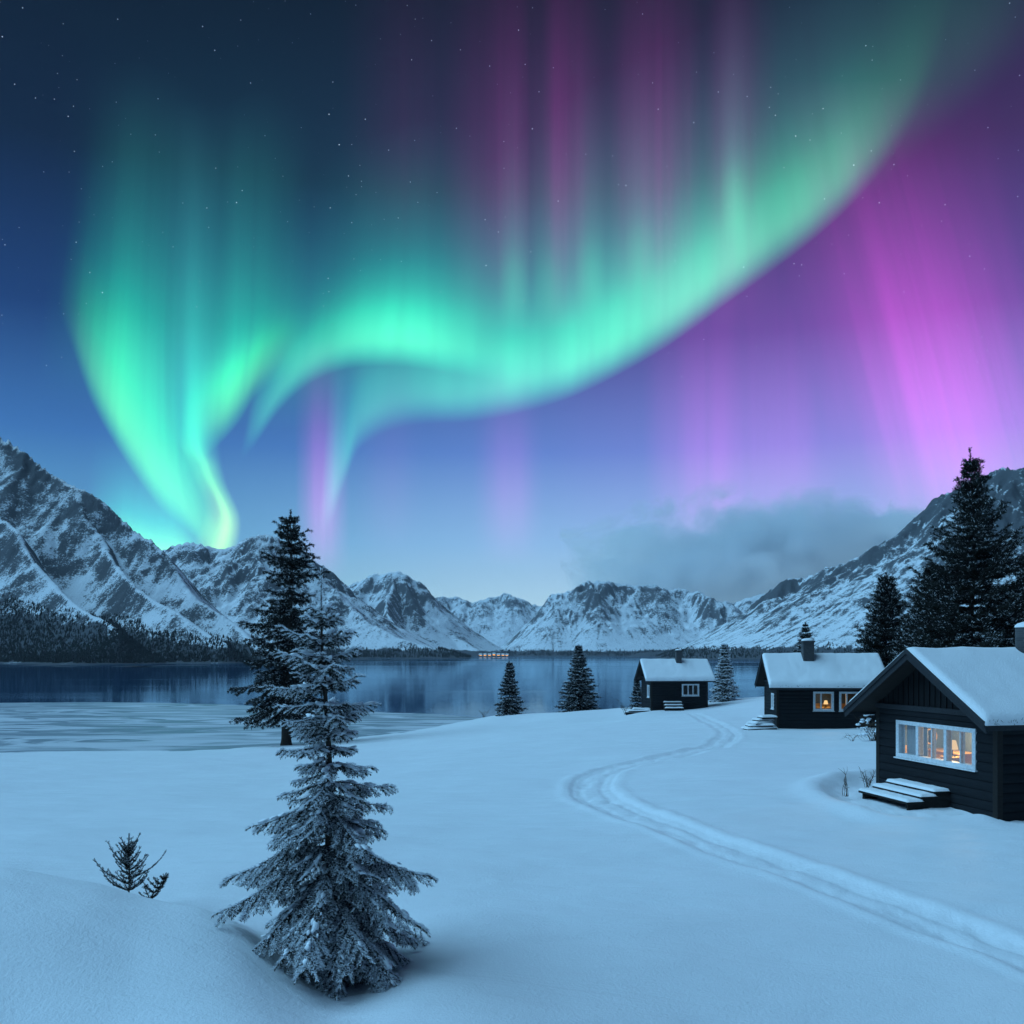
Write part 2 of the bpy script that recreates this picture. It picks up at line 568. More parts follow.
def ground_features(x, y):
    """Height added by drifts, the sledge track and the dug-out by the near cabin; also the track mask."""
    r = np.hypot(x, y)
    near = smooth(r, 130, 60)
    z = 0.15 * fbm(x * 0.12, y * 0.16, 3, 3) * smooth(r, 9, 16)
    z = z + 0.05 * fbm(x * 0.35 + 0.2 * y, y * 0.9, 5, 3) * smooth(r, 6, 12)
    z = z + 0.012 * fbm(x * 0.9, y * 2.6, 8, 3)
    z = z * near
    mask = np.full(x.shape, 9.0)
    sel = (x > -2) & (x < 30) & (y > 5) & (y < 85)
    xs, ys = x[sel], y[sel]
    d, sd, par = polydist(xs, ys, TRACK)
    hw = 0.44 + 0.16 * smooth(ys, 11, 26) - 0.12 * smooth(ys, 30, 60)
    hw = hw * (1 + 0.16 * perlin(par * 0.45, par * 0 + 0.5, 4))
    q = d / hw
    dep = 0.048 - 0.022 * smooth(ys, 18, 45)
    zt = -dep * smooth(q, 1.05, 0.78)
    zt = zt + (0.038 - 0.024 * smooth(ys, 18, 45)) * np.exp(-((q - 1.25) / 0.26) ** 2) * (0.7 + 0.6 * perlin(par * 0.8, sd * 3.3, 6))
    zt = zt - 0.028 * np.exp(-((q * sd + 0.45) / 0.16) ** 2) - 0.020 * np.exp(-((q * sd - 0.5) / 0.16) ** 2)
    foot = np.maximum(0, perlin(par * 1.3, sd * q * 1.6 + 4.1, 12)) ** 1.5
    zt = zt - 0.10 * foot * smooth(q, 0.9, 0.5)
    zt = zt + 0.018 * fbm(xs * 3.1, ys * 3.1, 31, 3) * smooth(q, 1.3, 0.8)
    zz = np.zeros(x.shape)
    zz[sel] = zt
    mm = np.full(x.shape, 9.0)
    mm[sel] = q
    sel2 = (x > 4) & (x < 22) & (y > 12) & (y < 32)
    xs, ys = x[sel2], y[sel2]
    d, sd, par = polydist(xs, ys, BERM)
    zb = 0.13 * np.exp(-(d / 0.34) ** 2) * (0.85 + 0.5 * perlin(par * 0.7, par * 0, 9))
    inside = smooth(d * np.where(sd < 0, 1, -1), 0.1, 0.8)      # on the cabin side of the berm
    zb = zb - 0.16 * inside * smooth(xs, 4.5, 6.8) * smooth(ys, 31, 27)
    inside = inside * smooth(d, 3.4, 2.0)
    zb = 0.13 * np.exp(-(d / 0.34) ** 2) * (0.85 + 0.5 * perlin(par * 0.7, par * 0, 9)) - 0.16 * inside * smooth(xs, 4.5, 6.8) * smooth(ys, 31, 27)
    zb = zb + 0.03 * inside * fbm(xs * 2.6, ys * 2.6, 41, 3)
    zz[sel2] += zb
    return z + zz, mm


def ground(x, y):
    x, y = np.atleast_1d(np.asarray(x, float)), np.atleast_1d(np.asarray(y, float))
    return ground0(x, y) + ground_features(x, y)[0]


def gz(x, y):
    return float(ground(x, y)[0])


# a fan of cells, fine in front of the viewer, coarse behind, one sheet all round
_th = np.concatenate([np.linspace(-math.pi, -0.95, 50)[:-1], np.linspace(-0.95, -0.62, 60)[:-1], np.linspace(-0.62, 0.62, 760),
                      np.linspace(0.62, 0.95, 60)[1:], np.linspace(0.95, math.pi, 50)[1:]])
_r = np.concatenate([np.exp(np.linspace(math.log(1.2), math.log(5.0), 40))[:-1], np.exp(np.linspace(math.log(5.0), math.log(150), 640))])
TH, RR = np.meshgrid(_th, _r, indexing='ij')
GX, GY = np.sin(TH) * RR, np.cos(TH) * RR
GZ0 = np.zeros(GX.shape)
for _i in range(0, len(_th), 100):
    GZ0[_i:_i + 100] = ground0(GX[_i:_i + 100], GY[_i:_i + 100])
_f, GM = ground_features(GX, GY)
GZ = GZ0 + _f
gv = np.stack([GX, GY, GZ], -1).reshape(-1, 3)
gf = grid_faces(len(_th), len(_r))[:, ::-1]
on_track = (GM.reshape(-1)[gf] < 1.5).all(1)
# close the hole under the viewer
_hole = np.arange(len(_th)) * len(_r)


def submesh(name, faces, kind_mat):
    used, inv = np.unique(faces, return_inverse=True)
    return mesh_np(name, gv[used], inv.reshape(faces.shape), kind_mat, smooth=True)


snow_ground = submesh("snow_ground", gf[~on_track], M['snow'])
tag(snow_ground, "smooth blue-white snow field sloping from the foreground drift to the lake", "snow", kind='structure')
trk = submesh("snow_path", gf[on_track], M['snow'])
tag(trk, "trodden sledge track curving through the snow to the cabins", "path", kind='structure')
_c = np.concatenate([gv[_hole], [[0, 0, float(np.mean(gv[_hole][:, 2]))]]])
mesh_np("snow_ground_underfoot", _c, np.array([(i, i + 1, len(_c) - 1) for i in range(len(_hole) - 1)]), M['snow'], parent=snow_ground, smooth=True)

# ------------------------------------------------------------------ lake and ice
wx = np.concatenate([-np.geomspace(11000, 20, 40), np.geomspace(20, 11000, 40)])
wy = np.concatenate([-np.geomspace(3000, 20, 20), np.geomspace(20, 5600, 60)])
WX, WY = np.meshgrid(wx, wy, indexing='ij')
lake = mesh_np("lake", np.stack([WX, WY, np.full(WX.shape, WATER)], -1).reshape(-1, 3), grid_faces(len(wx), len(wy)), M['water'], smooth=True)
tag(lake, "still dark blue lake mirroring the mountains", "lake", kind='structure')

ICE_EDGE = catmull([(-900, 704), (-400, 704.5), (0, 703.2), (100, 702.6), (200, 704.2), (250, 706), (300, 708.5), (370, 712), (420, 714), (470, 717.3), (500, 721)], 200)
far = np.array([P(a, b, (CAMZ - WATER) / ((b - HOR) / F))[:2] for a, b in ICE_EDGE])
far[:, 1] += 1.2 * fbm(far[:, 0] * 0.12, far[:, 0] * 0.02, 7, 4)
nearp = np.array([((a - 512) / F * d, d) for a, d in zip(np.linspace(-900, 500, 200), np.full(200, 60.0))])
nearp[:, 0] = far[:, 0] * 60.0 / far[:, 1]
tv = np.linspace(0, 1, 40)
IV = far[:, None, :] * tv[None, :, None] + nearp[:, None, :] * (1 - tv)[None, :, None]
iz = np.full(IV.shape[:2], WATER + 0.06)
iz[:, -1] = WATER - 0.1
IV[:, -2] = IV[:, -1]
ice = mesh_np("lake_ice", np.concatenate([IV, iz[..., None]], -1).reshape(-1, 3), grid_faces(200, 40)[:, ::-1], M['ice'])
tag(ice, "grey sheet of lake ice with swirls of blown snow along the left shore", "ice", kind='structure')

# ------------------------------------------------------------------ mountains


def erode(H, step, wav, amp, seed, octv=5, branch=1.6):
    """Gullies that run down the slope and branch: directional noise steered by the gradient."""
    nx, ny = H.shape
    X_, Y_ = np.meshgrid(np.arange(nx) * step, np.arange(ny) * step, indexing='ij')
    G = np.zeros_like(H)
    a, wl = 1.0, wav
    for o in range(octv):
        gx, gy = np.gradient(H + G * amp, step)
        gl = np.sqrt(gx * gx + gy * gy) + 1e-6
        k = np.clip(gl * 1.5, 0, 1)
        dx, dy = -gy / gl * k, gx / gl * k             # across the slope
        px, py = X_ / wl, Y_ / wl
        ix, iy = np.floor(px).astype(np.int64), np.floor(py).astype(np.int64)
        fx, fy = px - ix, py - iy
        va, wt = 0, 0
        for i in (-1, 0, 1, 2):
            for j in (-1, 0, 1, 2):
                hx = _h(ix + i, iy + j, seed + o * 7) * 0.8 - 0.4
                hy = _h(ix + i, iy + j, seed + o * 7 + 3) * 0.8 - 0.4
                qx, qy = fx - i - hx, fy - j - hy
                wgt = np.exp(-(qx * qx + qy * qy) * 2.0)
                va = va + np.cos((qx * dx + qy * dy) * 2 * np.pi) * wgt
                wt = wt + wgt
        G = G + a * va / wt * k
        a *= 0.48
        wl *= 0.5
    return G


def streaks(H, step, cell, freq, seed):
    """Long thin stripes that follow the fall line."""
    gx, gy = np.gradient(H, step)
    for _ in range(3):
        gx[1:-1, 1:-1] = (gx[:-2, 1:-1] + gx[2:, 1:-1] + gx[1:-1, :-2] + gx[1:-1, 2:] + gx[1:-1, 1:-1]) / 5
        gy[1:-1, 1:-1] = (gy[:-2, 1:-1] + gy[2:, 1:-1] + gy[1:-1, :-2] + gy[1:-1, 2:] + gy[1:-1, 1:-1]) / 5
    gl = np.sqrt(gx * gx + gy * gy) + 1e-6
    dx, dy = -gy / gl * freq, gx / gl * freq
    nx, ny = H.shape
    px, py = np.meshgrid(np.arange(nx) * step / cell, np.arange(ny) * step / cell, indexing='ij')
    ix, iy = np.floor(px).astype(np.int64), np.floor(py).astype(np.int64)
    fx, fy = px - ix, py - iy
    va, wt = 0, 0
    for i in (-1, 0, 1, 2):
        for j in (-1, 0, 1, 2):
            hx = _h(ix + i, iy + j, seed) * 0.9 - 0.45
            hy = _h(ix + i, iy + j, seed + 3) * 0.9 - 0.45
            fr = 0.7 + 0.7 * _h(ix + i, iy + j, seed + 5)
            qx, qy = fx - i - hx, fy - j - hy
            wgt = np.exp(-(qx * qx + qy * qy) * 2.2)
            va = va + np.cos((qx * dx + qy * dy) * fr * 2 * np.pi + 6.28 * _h(ix + i, iy + j, seed + 9)) * wgt
            wt = wt + wgt
    return va / wt


def mountain(name, ridge, run, size, bare, seed, label, step, foot=WATER, gully=(90, 14), conc=1.5, depth_back=0.6, pad=0, spurs=(), speck=1.0, rough=1.0, cut=None, ls=1.0, rs_=1.0, limit=None, high=0.0, warp=0.045, stripe=1.0):
    """ridge: (column, row, distance) along the skyline; run: how far the slope reaches out, m."""
    rp = np.array([P(*q) for q in ridge])
    rs = catmull(rp, 160)
    lines = [(rs, run)]
    for sp, rn in spurs:
        lines.append((catmull(np.array([P(*q) for q in sp]), 160), rn))
    hm = (rs[:, 2] - foot).max()
    pe = [run * 1.15 * ((max(rs[i, 2] - foot, 1) / hm) ** 0.85) + 40 for i in (0, -1)]
    x0, x1 = rs[:, 0].min() - pe[0], rs[:, 0].max() + pe[1]
    y0, y1 = rs[:, 1].min() - run * 1.05, rs[:, 1].max() + run * depth_back
    if cut:
        y0 = max(y0, cut)
    nx, ny = int((x1 - x0) / step) + 1, int((y1 - y0) / step) + 1
    X_, Y_ = np.meshgrid(x0 + np.arange(nx) * step, y0 + np.arange(ny) * step, indexing='ij')
    wx_ = X_ + run * warp * fbm(X_ / (run * 0.6), Y_ / (run * 0.6), seed, 3)
    wy_ = Y_ + run * warp * fbm(X_ / (run * 0.6), Y_ / (run * 0.6), seed + 50, 3)
    H = np.full(X_.shape, -1e9)
    near = np.full(X_.shape, 1e9)
    for ln, rn in lines:
        for q in ln:
            ddx = wx_ - q[0]
            d = np.hypot(np.where(ddx < 0, ddx * ls, ddx * rs_), wy_ - q[1])
            rq = max(rn * (max(q[2] - foot, 1.0) / hm) ** 0.85, 25.0)
            h = (q[2] - foot) * np.clip(1 - d / rq, 0, 1) ** conc
            H = np.maximum(H, h)
            near = np.minimum(near, d)
    rel = np.clip(H / hm, 0, 1)
    amp = gully[1] * smooth(rel, 0.02, 0.35)
    G = erode(H, step, gully[0], gully[1], seed)
    vary = np.clip(0.75 + 1.1 * fbm(X_ / (gully[0] * 1.3), Y_ / (gully[0] * 1.3), seed + 33, 3), 0.15, 1.5)
    G = G * vary
    crest = smooth(near, 0, run * 0.10)
    loc = np.clip(H / (6.0 * gully[1]), 0, 1)
    H2 = H + G * amp * (0.35 + 0.65 * crest) * loc
    H2 = H2 + rough * gully[1] * 0.40 * fbm(X_ / (gully[0] * 0.5), Y_ / (gully[0] * 0.5), seed + 9, 5, 0.55) * loc
    H2 = H2 + rough * gully[1] * 0.30 * (0.5 - np.abs(fbm(X_ / (gully[0] * 0.28), Y_ / (gully[0] * 0.28), seed + 19, 4, 0.6))) * loc
    H2 = H2 + 1.2 * fbm(X_ / 40.0, Y_ / 40.0, seed + 77, 3) * smooth(rel, 0.2, 0.0)
    S1 = streaks(H2, step, gully[0] * 0.5, 3.0, seed + 5)
    S2 = streaks(H2, step, gully[0] * 0.22, 2.4, seed + 6)
    S1 = S1 * vary
    S2 = S2 * np.clip(0.7 + 1.5 * fbm(X_ / (gully[0] * 0.6), Y_ / (gully[0] * 0.6), seed + 35, 3), 0, 1.6)
    S = (S1 * 0.45 + S2 * 0.55) * stripe + (0.5 + 0.5 * (1 - stripe)) * fbm(X_ / (step * 16), Y_ / (step * 16), seed + 95, 4, 0.6) * (stripe < 1) + 0.5 * fbm(X_ / (step * 5), Y_ / (step * 5), seed + 91, 3, 0.7)
    H2 = H2 - (S1 * 0.05 + S2 * 0.03) * gully[1] * loc
    v = np.stack([X_, Y_, H2 + foot - 0.4], -1).reshape(-1, 3)
    o = mesh_np(name, v, grid_faces(nx, ny), mat_mountain(name + "_slopes", size, bare, speck, high=high), smooth=True)
    at = o.data.attributes.new('gully', 'FLOAT', 'POINT')
    at.data.foreach_set('value', (G * amp / max(gully[1], 1e-6)).astype(np.float32).ravel())
    at = o.data.attributes.new('streak', 'FLOAT', 'POINT')
    at.data.foreach_set('value', S.astype(np.float32).ravel())
    at = o.data.attributes.new('rel', 'FLOAT', 'POINT')
    at.data.foreach_set('value', (H2 / hm).astype(np.float32).ravel())
    at = o.data.attributes.new('altitude', 'FLOAT', 'POINT')
    at.data.foreach_set('value', (H2 * 18.0 / limit(X_) if limit else H2).astype(np.float32).ravel())
    tag(o, label, "mountain", kind='structure')
    return dict(o=o, x0=x0, y0=y0, step=step, H=H2 + foot - 0.4)


MT = {}
MT['left'] = mountain("mountain_left", [(-330, 330, 1150), (-180, 370, 1080), (-60, 410, 1020), (0, 442, 1000), (22, 462, 990), (60, 487, 970), (95, 503, 950), (130, 532, 920), (165, 552, 890), (200, 586, 850),
                      (235, 618, 800), (262, 640, 760), (290, 650, 740)], 520, 2.4, 0.27, 3, "steep snow-streaked mountain with dark rock bands rising over the left shore", 2.4,
                      gully=(170, 17), stripe=0.45, conc=1.8, depth_back=0.25, cut=505, rough=0.5, speck=1.0, high=0.40, warp=0.08, limit=lambda x: 13 + np.clip(-210 - x, -30, 400) * 0.18,
                      spurs=[([(62, 492, 965), (110, 555, 870), (165, 606, 760), (230, 642, 690)], 460), ([(-40, 480, 980), (10, 545, 860), (60, 600, 740), (110, 638, 650)], 480)])
MT['peak'] = mountain("mountain_ridge", [(60, 585, 1750), (120, 560, 1740), (165, 549, 1720), (185, 544, 1710), (205, 543, 1700), (222, 546, 1700), (240, 545, 1690), (252, 539, 1680), (262, 537, 1680), (274, 540, 1670), (290, 552, 1660),
                      (320, 573, 1620), (345, 598, 1560), (370, 622, 1480), (410, 640, 1420), (455, 651, 1380)], 400, 3.6, 0.29, 11,
                      "rugged grey mountain ridge with a rounded summit behind the left mountain", 4.0, speck=1.4, gully=(120, 24), conc=1.5, depth_back=0.3)
MT['horn'] = mountain("mountain_horn", [(300, 610, 2500), (340, 588, 2480), (355, 583, 2470), (372, 576, 2460), (385, 575, 2450), (397, 573, 2440), (406, 577, 2430), (414, 588, 2420), (430, 606, 2380), (450, 630, 2300), (475, 648, 2200)],
                      330, 5.0, 0.33, 23, "flat-topped white peak standing behind the tall dark spruce", 5.5, gully=(140, 30), conc=1.35, depth_back=0.3,
                      spurs=[([(395, 575, 2440), (388, 610, 2200), (402, 640, 2050)], 200)])
MT['far'] = mountain("mountain_far", [(395, 640, 4300), (425, 606, 4300), (440, 600, 4300), (455, 598, 4300), (470, 603, 4300), (482, 600, 4300), (494, 597, 4300), (505, 595, 4300), (516, 599, 4300), (528, 604, 4300), (545, 607, 4300),
                     (570, 615, 4300), (610, 630, 4300)], 620, 7, 0.33, 31, "pale distant twin-peaked snowy massif at the head of the lake", 7, speck=1.5, gully=(200, 44), conc=1.35, depth_back=0.2)
MT['centre'] = mountain("mountain_broad", [(500, 652, 2350), (518, 640, 2450), (532, 615, 2560), (545, 598, 2600), (552, 592, 2610), (562, 593, 2620), (572, 590, 2620), (582, 585, 2630), (592, 582, 2630), (606, 584, 2640), (625, 586, 2650), (650, 588, 2660),
                        (680, 590, 2650), (705, 597, 2600), (722, 603, 2560), (735, 612, 2500), (760, 634, 2400), (790, 650, 2300)], 400, 5.0, 0.28, 47,
                        "broad snow-covered mountain in the middle, its top under the cloud", 5.5, speck=1.4, gully=(170, 34), conc=1.35, depth_back=0.3, ls=1.9)
MT['small'] = mountain("mountain_notch", [(700, 630, 3900), (735, 607, 3900), (748, 598, 3900), (765, 593, 3900), (780, 596, 3900), (810, 604, 3900), (850, 620, 3900)], 420, 8, 0.36, 53,
                       "small white summit showing in the gap before the right mountain", 8, gully=(300, 30), conc=1.2, depth_back=0.2)
MT['right'] = mountain("mountain_right", [(640, 652, 1950), (680, 648, 1900), (710, 632, 1850), (740, 616, 1800), (770, 601, 1750), (790, 591, 1700), (805, 579, 1660), (830, 571, 1600), (860, 560, 1540), (880, 550, 1500), (900, 541, 1450),
                       (915, 524, 1420), (940, 508, 1380), (970, 490, 1340), (990, 478, 1310), (1005, 473, 1300), (1024, 471, 1280), (1080, 462, 1260), (1180, 440, 1240), (1330, 420, 1220)], 560, 3.2, 0.11, 61,
                       "long dark slope of the right mountain behind the spruces", 3.2, high=0.20, speck=0.95, gully=(150, 20), conc=1.2, depth_back=0.25)


def mount_z(mt, x, y):
    i = np.clip(((x - mt['x0']) / mt['step']).astype(int), 0, mt['H'].shape[0] - 1)
    j = np.clip(((y - mt['y0']) / mt['step']).astype(int), 0, mt['H'].shape[1] - 1)
    return mt['H'][i, j]

# ------------------------------------------------------------------ the aurora: curtains of glowing air, 20 km off
def aurora_mat(name, stops):
    m, t = material(name)
    uv = t.n('ShaderNodeUVMap').outputs[0]
    glow = t.n('ShaderNodeAttribute', attribute_name='glow').outputs['Fac']
    us = t.n('ShaderNodeSeparateXYZ', {0: uv})
    ray = t.noise(t.mapping(uv, (30.0, 0.30, 1)), 1.0, 3, 0.6)
    wide = t.noise(t.mapping(uv, (11.0, 0.35, 1), loc=(3.3, 0, 0)), 1.0, 2, 0.5)
    mod = t.math('MULTIPLY', t.math('ADD', 0.66, t.math('MULTIPLY', wide, 0.70)), t.math('ADD', 0.78, t.math('MULTIPLY', ray, 0.45)))
    em = t.n('ShaderNodeEmission', {'Color': t.ramp(us.outputs[1], stops, 'LINEAR'), 'Strength': t.math('MULTIPLY', glow, mod)})
    ad = t.n('ShaderNodeAddShader', {0: em.outputs[0], 1: t.n('ShaderNodeBsdfTransparent').outputs[0]})
    t.t.links.new(ad.outputs[0], t.n('ShaderNodeOutputMaterial').inputs['Surface'])
    m.cycles.emission_sampling = 'NONE'
    return m


M['aurora_green'] = aurora_mat('aurora_green', [(0.0, (0.10, 1.0, 0.20, 1)), (0.16, (0.13, 1.0, 0.22, 1)), (0.36, (0.04, 0.92, 0.28, 1)), (0.62, (0.01, 0.62, 0.32, 1)), (1.0, (0.06, 0.25, 0.35, 1))])
M['aurora_teal'] = aurora_mat('aurora_teal', [(0.0, (0.06, 0.85, 0.42, 1)), (0.2, (0.10, 0.98, 0.44, 1)), (0.4, (0.03, 0.88, 0.42, 1)), (0.65, (0.01, 0.58, 0.40, 1)), (1.0, (0.04, 0.25, 0.35, 1))])
M['aurora_core'] = aurora_mat('aurora_core', [(0.0, (0.45, 1.0, 0.06, 1)), (0.2, (0.50, 1.0, 0.16, 1)), (0.45, (0.20, 0.95, 0.22, 1)), (0.7, (0.02, 0.6, 0.36, 1)), (1.0, (0.06, 0.25, 0.35, 1))])

m, t = material('aurora_violet')
uv = t.n('ShaderNodeUVMap').outputs[0]
glow = t.n('ShaderNodeAttribute', attribute_name='glow').outputs['Fac']
us = t.n('ShaderNodeSeparateXYZ', {0: uv})
ray = t.noise(t.mapping(uv, (26.0, 0.4, 1), loc=(7.1, 0, 0)), 1.0, 3, 0.6)
mod = t.math('ADD', 0.45, t.math('MULTIPLY', ray, 1.1))
hue = t.ramp(us.outputs[1], [(0.0, (1.0, 0.15, 0.66, 1)), (0.35, (0.78, 0.05, 0.62, 1)), (1.0, (0.42, 0.02, 0.40, 1))], 'LINEAR')
em = t.n('ShaderNodeEmission', {'Color': hue, 'Strength': t.math('MULTIPLY', glow, mod)})
ad = t.n('ShaderNodeAddShader', {0: em.outputs[0], 1: t.n('ShaderNodeBsdfTransparent').outputs[0]})
t.t.links.new(ad.outputs[0], t.n('ShaderNodeOutputMaterial').inputs['Surface'])
m.cycles.emission_sampling = 'NONE'
M['aurora_violet'] = m

AUR = dict(v=[], f=[], uv=[], g=[], mi=[], n=0)


def curtain(cols, inten, prof, mi, dist=20000.0, uoff=0.0, uscale=1.0, waves=900.0, nu=200, nv=64):
    """cols: rays across the curtain, each a list of picture positions from its lower hem to its top."""
    cols = np.array(cols, float)                       # (nc, nk, 2)
    k = cols.shape[1]
    a = np.stack([catmull(cols[:, j], nu) for j in range(k)], 1)      # nu,k,2
    g = np.clip(catmull(np.array(inten)[:, None], nu)[:, 0], 0, None)
    v = np.linspace(0, 1, nv)
    pts = np.stack([catmull(a[i], nv) for i in range(nu)])            # nu,nv,2
    px, py = np.array([p[0] for p in prof]), np.array([p[1] for p in prof])
    pv = np.interp(v, px, py)
    for _ in range(3):
        pv = np.convolve(np.pad(pv, 2, 'edge'), [.1, .2, .4, .2, .1], 'valid')
    pv[0] = 0
    pv[-1] = 0
    u = np.linspace(0, 1, nu)
    dd = dist + waves * np.sin(u * 9.0 + uoff)[:, None] + 0 * v[None]
    Xw = (pts[..., 0] - 512) / F * dd
    Zw = CAMZ + (HOR - pts[..., 1]) / F * dd
    b = AUR['n']
    AUR['v'].append(np.stack([Xw, dd, Zw], -1).reshape(-1, 3))
    AUR['f'].append(grid_faces(nu, nv) + b)
    AUR['uv'].append(np.stack([np.repeat(u * uscale + uoff, nv), np.tile(v, nu)], -1))
    AUR['g'].append((g[:, None] * pv[None]).reshape(-1))
    AUR['mi'].append(np.full((nu - 1) * (nv - 1), mi))
    AUR['n'] += nu * nv


PG = [(0, 0), (0.05, 0.14), (0.11, 0.48), (0.18, 0.88), (0.25, 1.0), (0.36, 0.85), (0.52, 0.50), (0.7, 0.22), (0.88, 0.05), (1, 0)]
PF = [(0, 0), (0.03, 0.35), (0.08, 0.85), (0.15, 1.0), (0.30, 0.98), (0.48, 0.80), (0.62, 0.48), (0.80, 0.16), (0.93, 0.03), (1, 0)]
PH = [(0, 0), (0.04, 0.12), (0.10, 0.50), (0.17, 0.90), (0.25, 1.0), (0.38, 0.92), (0.50, 0.74), (0.64, 0.44), (0.80, 0.15), (0.93, 0.03), (1, 0)]
PS = [(0, 0), (0.10, 0.22), (0.22, 0.75), (0.32, 1.0), (0.48, 0.85), (0.62, 0.50), (0.8, 0.18), (0.93, 0.04), (1, 0)]
# the fan on the left: outer fold, the white strand in its middle, the soft inner side
curtain([[(56, 310), (62, 270), (72, 200), (90, 60)], [(72, 350), (77, 300), (84, 220), (100, 60)], [(92, 404), (97, 340), (104, 250), (118, 60)], [(122, 456), (126, 385), (132, 270), (142, 60)], [(156, 504), (156, 430), (158, 300), (168, 70)],
         [(186, 530), (174, 455), (172, 325), (184, 80)], [(206, 552), (187, 475), (186, 340), (200, 90)], [(224, 558), (200, 480), (200, 350), (215, 100)], [(238, 552), (212, 485), (212, 360), (226, 100)]],
        [0, .12, .50, .95, 1.0, .86, .78, .40, 0], PH, 0, uoff=0.3, uscale=0.5)
PT = [(0, 0), (0.04, 0.55), (0.10, 1.0), (0.25, 1.0), (0.40, 0.80), (0.55, 0.78), (0.66, 0.66), (0.78, 0.36), (0.90, 0.10), (1, 0)]
curtain([[(192, 545), (204, 508), (188, 465), (168, 390), (164, 110)], [(203, 560), (217, 515), (198, 468), (179, 400), (177, 100)], [(213, 566), (226, 518), (206, 468), (191, 400), (190, 100)], [(224, 564), (233, 520), (214, 470), (204, 402), (204, 100)],
         [(236, 556), (241, 518), (224, 472), (220, 404), (222, 105)]],
        [0, .45, 1.2, .55, 0], PT, 2, uoff=1.9, uscale=0.10, dist=20600, waves=200)
curtain([[(180, 480), (182, 410), (184, 330), (188, 120)], [(198, 462), (199, 400), (202, 330), (206, 110)], [(216, 448), (222, 385), (227, 318), (230, 100)], [(238, 424), (243, 368), (248, 305), (252, 90)], [(256, 396), (260, 350), (266, 292), (270, 90)],
         [(278, 380), (282, 335), (288, 285), (292, 100)], [(304, 370), (306, 330), (310, 285), (314, 110)]],
        [0, .55, .95, .95, .68, .30, 0], PS, 0, uoff=2.2, uscale=0.3, dist=21200, waves=200)
# low green light behind the shoulder of the left mountain
curtain([[(85, 590), (85, 560), (88, 510), (90, 420)], [(120, 595), (120, 562), (122, 515), (125, 430)], [(150, 598), (150, 565), (150, 525), (152, 440)], [(182, 598), (182, 568), (180, 530), (178, 450)], [(215, 598), (212, 572), (206, 545), (198, 480)]],
        [0, 1.6, 2.4, 1.9, 0], PF, 2, uoff=2.6, uscale=0.3, dist=21000, waves=100)
# thin teal light filling the sky between and above the folds
curtain([[(30, 400), (40, 330), (50, 220), (60, -40)], [(150, 420), (150, 330), (150, 220), (155, -20)], [(260, 430), (260, 340), (260, 220), (262, -10)], [(380, 420), (380, 330), (380, 210), (380, 0)], [(520, 400), (520, 300), (520, 190), (520, 0)],
         [(660, 340), (660, 250), (655, 150), (650, -60)], [(800, 250), (795, 170), (785, 60), (775, -150)], [(960, 120), (950, 40), (935, -80), (920, -260)], [(1060, 40), (1050, -40), (1035, -160), (1020, -340)]],
        [0, .10, .13, .10, .08, .07, .07, .06, 0], PS, 3, uoff=8.3, uscale=0.7, dist=22800, waves=100)
# the long arc
curtain([[(318, 543), (322, 478), (327, 393), (334, 288)], [(332, 523), (335, 460), (338, 380), (344, 278)], [(346, 482), (347, 433), (350, 363), (356, 268)], [(363, 446), (363, 396), (366, 333), (372, 238)], [(408, 426), (408, 376), (410, 313), (412, 208)],
         [(470, 422), (470, 370), (470, 298), (470, 178)], [(520, 413), (520, 354), (522, 278), (522, 138)], [(570, 398), (570, 338), (570, 258), (570, 98)], [(620, 374), (620, 314), (620, 230), (618, 68)],
         [(670, 345), (670, 285), (665, 203), (655, 48)], [(720, 309), (720, 248), (712, 168), (700, 28)], [(774, 270), (768, 210), (758, 133), (744, -2)], [(824, 231), (817, 174), (804, 96), (792, -42)],
         [(866, 190), (858, 134), (847, 54), (836, -82)], [(902, 144), (894, 86), (882, 4), (870, -132)], [(932, 84), (924, 24), (912, -60), (900, -202)], [(955, 8), (946, -52), (936, -132), (926, -272)], [(972, -72), (962, -132), (950, -212), (938, -352)]],
        [0, .30, .34, .34, .40, .58, .78, .90, .90, .82, .74, .62, .44, .24, .10, .03, .01, 0], PG, 3, uoff=4.0, uscale=1.0, dist=22000, nu=320)
# the inner fold
curtain([[(237, 465), (249, 410), (261, 352), (267, 240)], [(255, 446), (267, 395), (277, 340), (285, 210)], [(279, 412), (291, 360), (299, 304), (307, 180)], [(307, 386), (317, 336), (325, 278), (333, 155)],
         [(343, 370), (350, 322), (355, 264), (359, 140)], [(380, 366), (385, 318), (389, 256), (391, 130)], [(417, 368), (419, 320), (421, 254), (423, 120)], [(455, 374), (455, 324), (455, 254), (455, 120)], [(495, 382), (495, 328), (495, 254), (495, 120)], [(545, 390), (545, 340), (545, 254), (545, 120)]],
        [0, .28, .46, .58, .72, .95, 1.0, .62, .28, 0], PG, 3, uoff=6.2, uscale=0.4, dist=21300, nu=220)
# three thin upright rays over the arc
for x_, a_, dy in ((514, .16, 0), (548, .13, 0), (590, .15, -10), (640, .12, -30), (735, .20, -85)):
    curtain([[(x_ - 16, 330 + dy), (x_ - 16, 280 + dy), (x_ - 17, 220 + dy), (x_ - 20, 60 + dy)], [(x_, 335 + dy), (x_, 280 + dy), (x_ - 1, 220 + dy), (x_ - 4, 50 + dy)], [(x_ + 16, 330 + dy), (x_ + 16, 280 + dy), (x_ + 15, 220 + dy), (x_ + 12, 60 + dy)]],
            [0, a_, 0], PS, 3, uoff=x_ * 0.1, uscale=0.05, dist=22600, waves=50, nu=40)
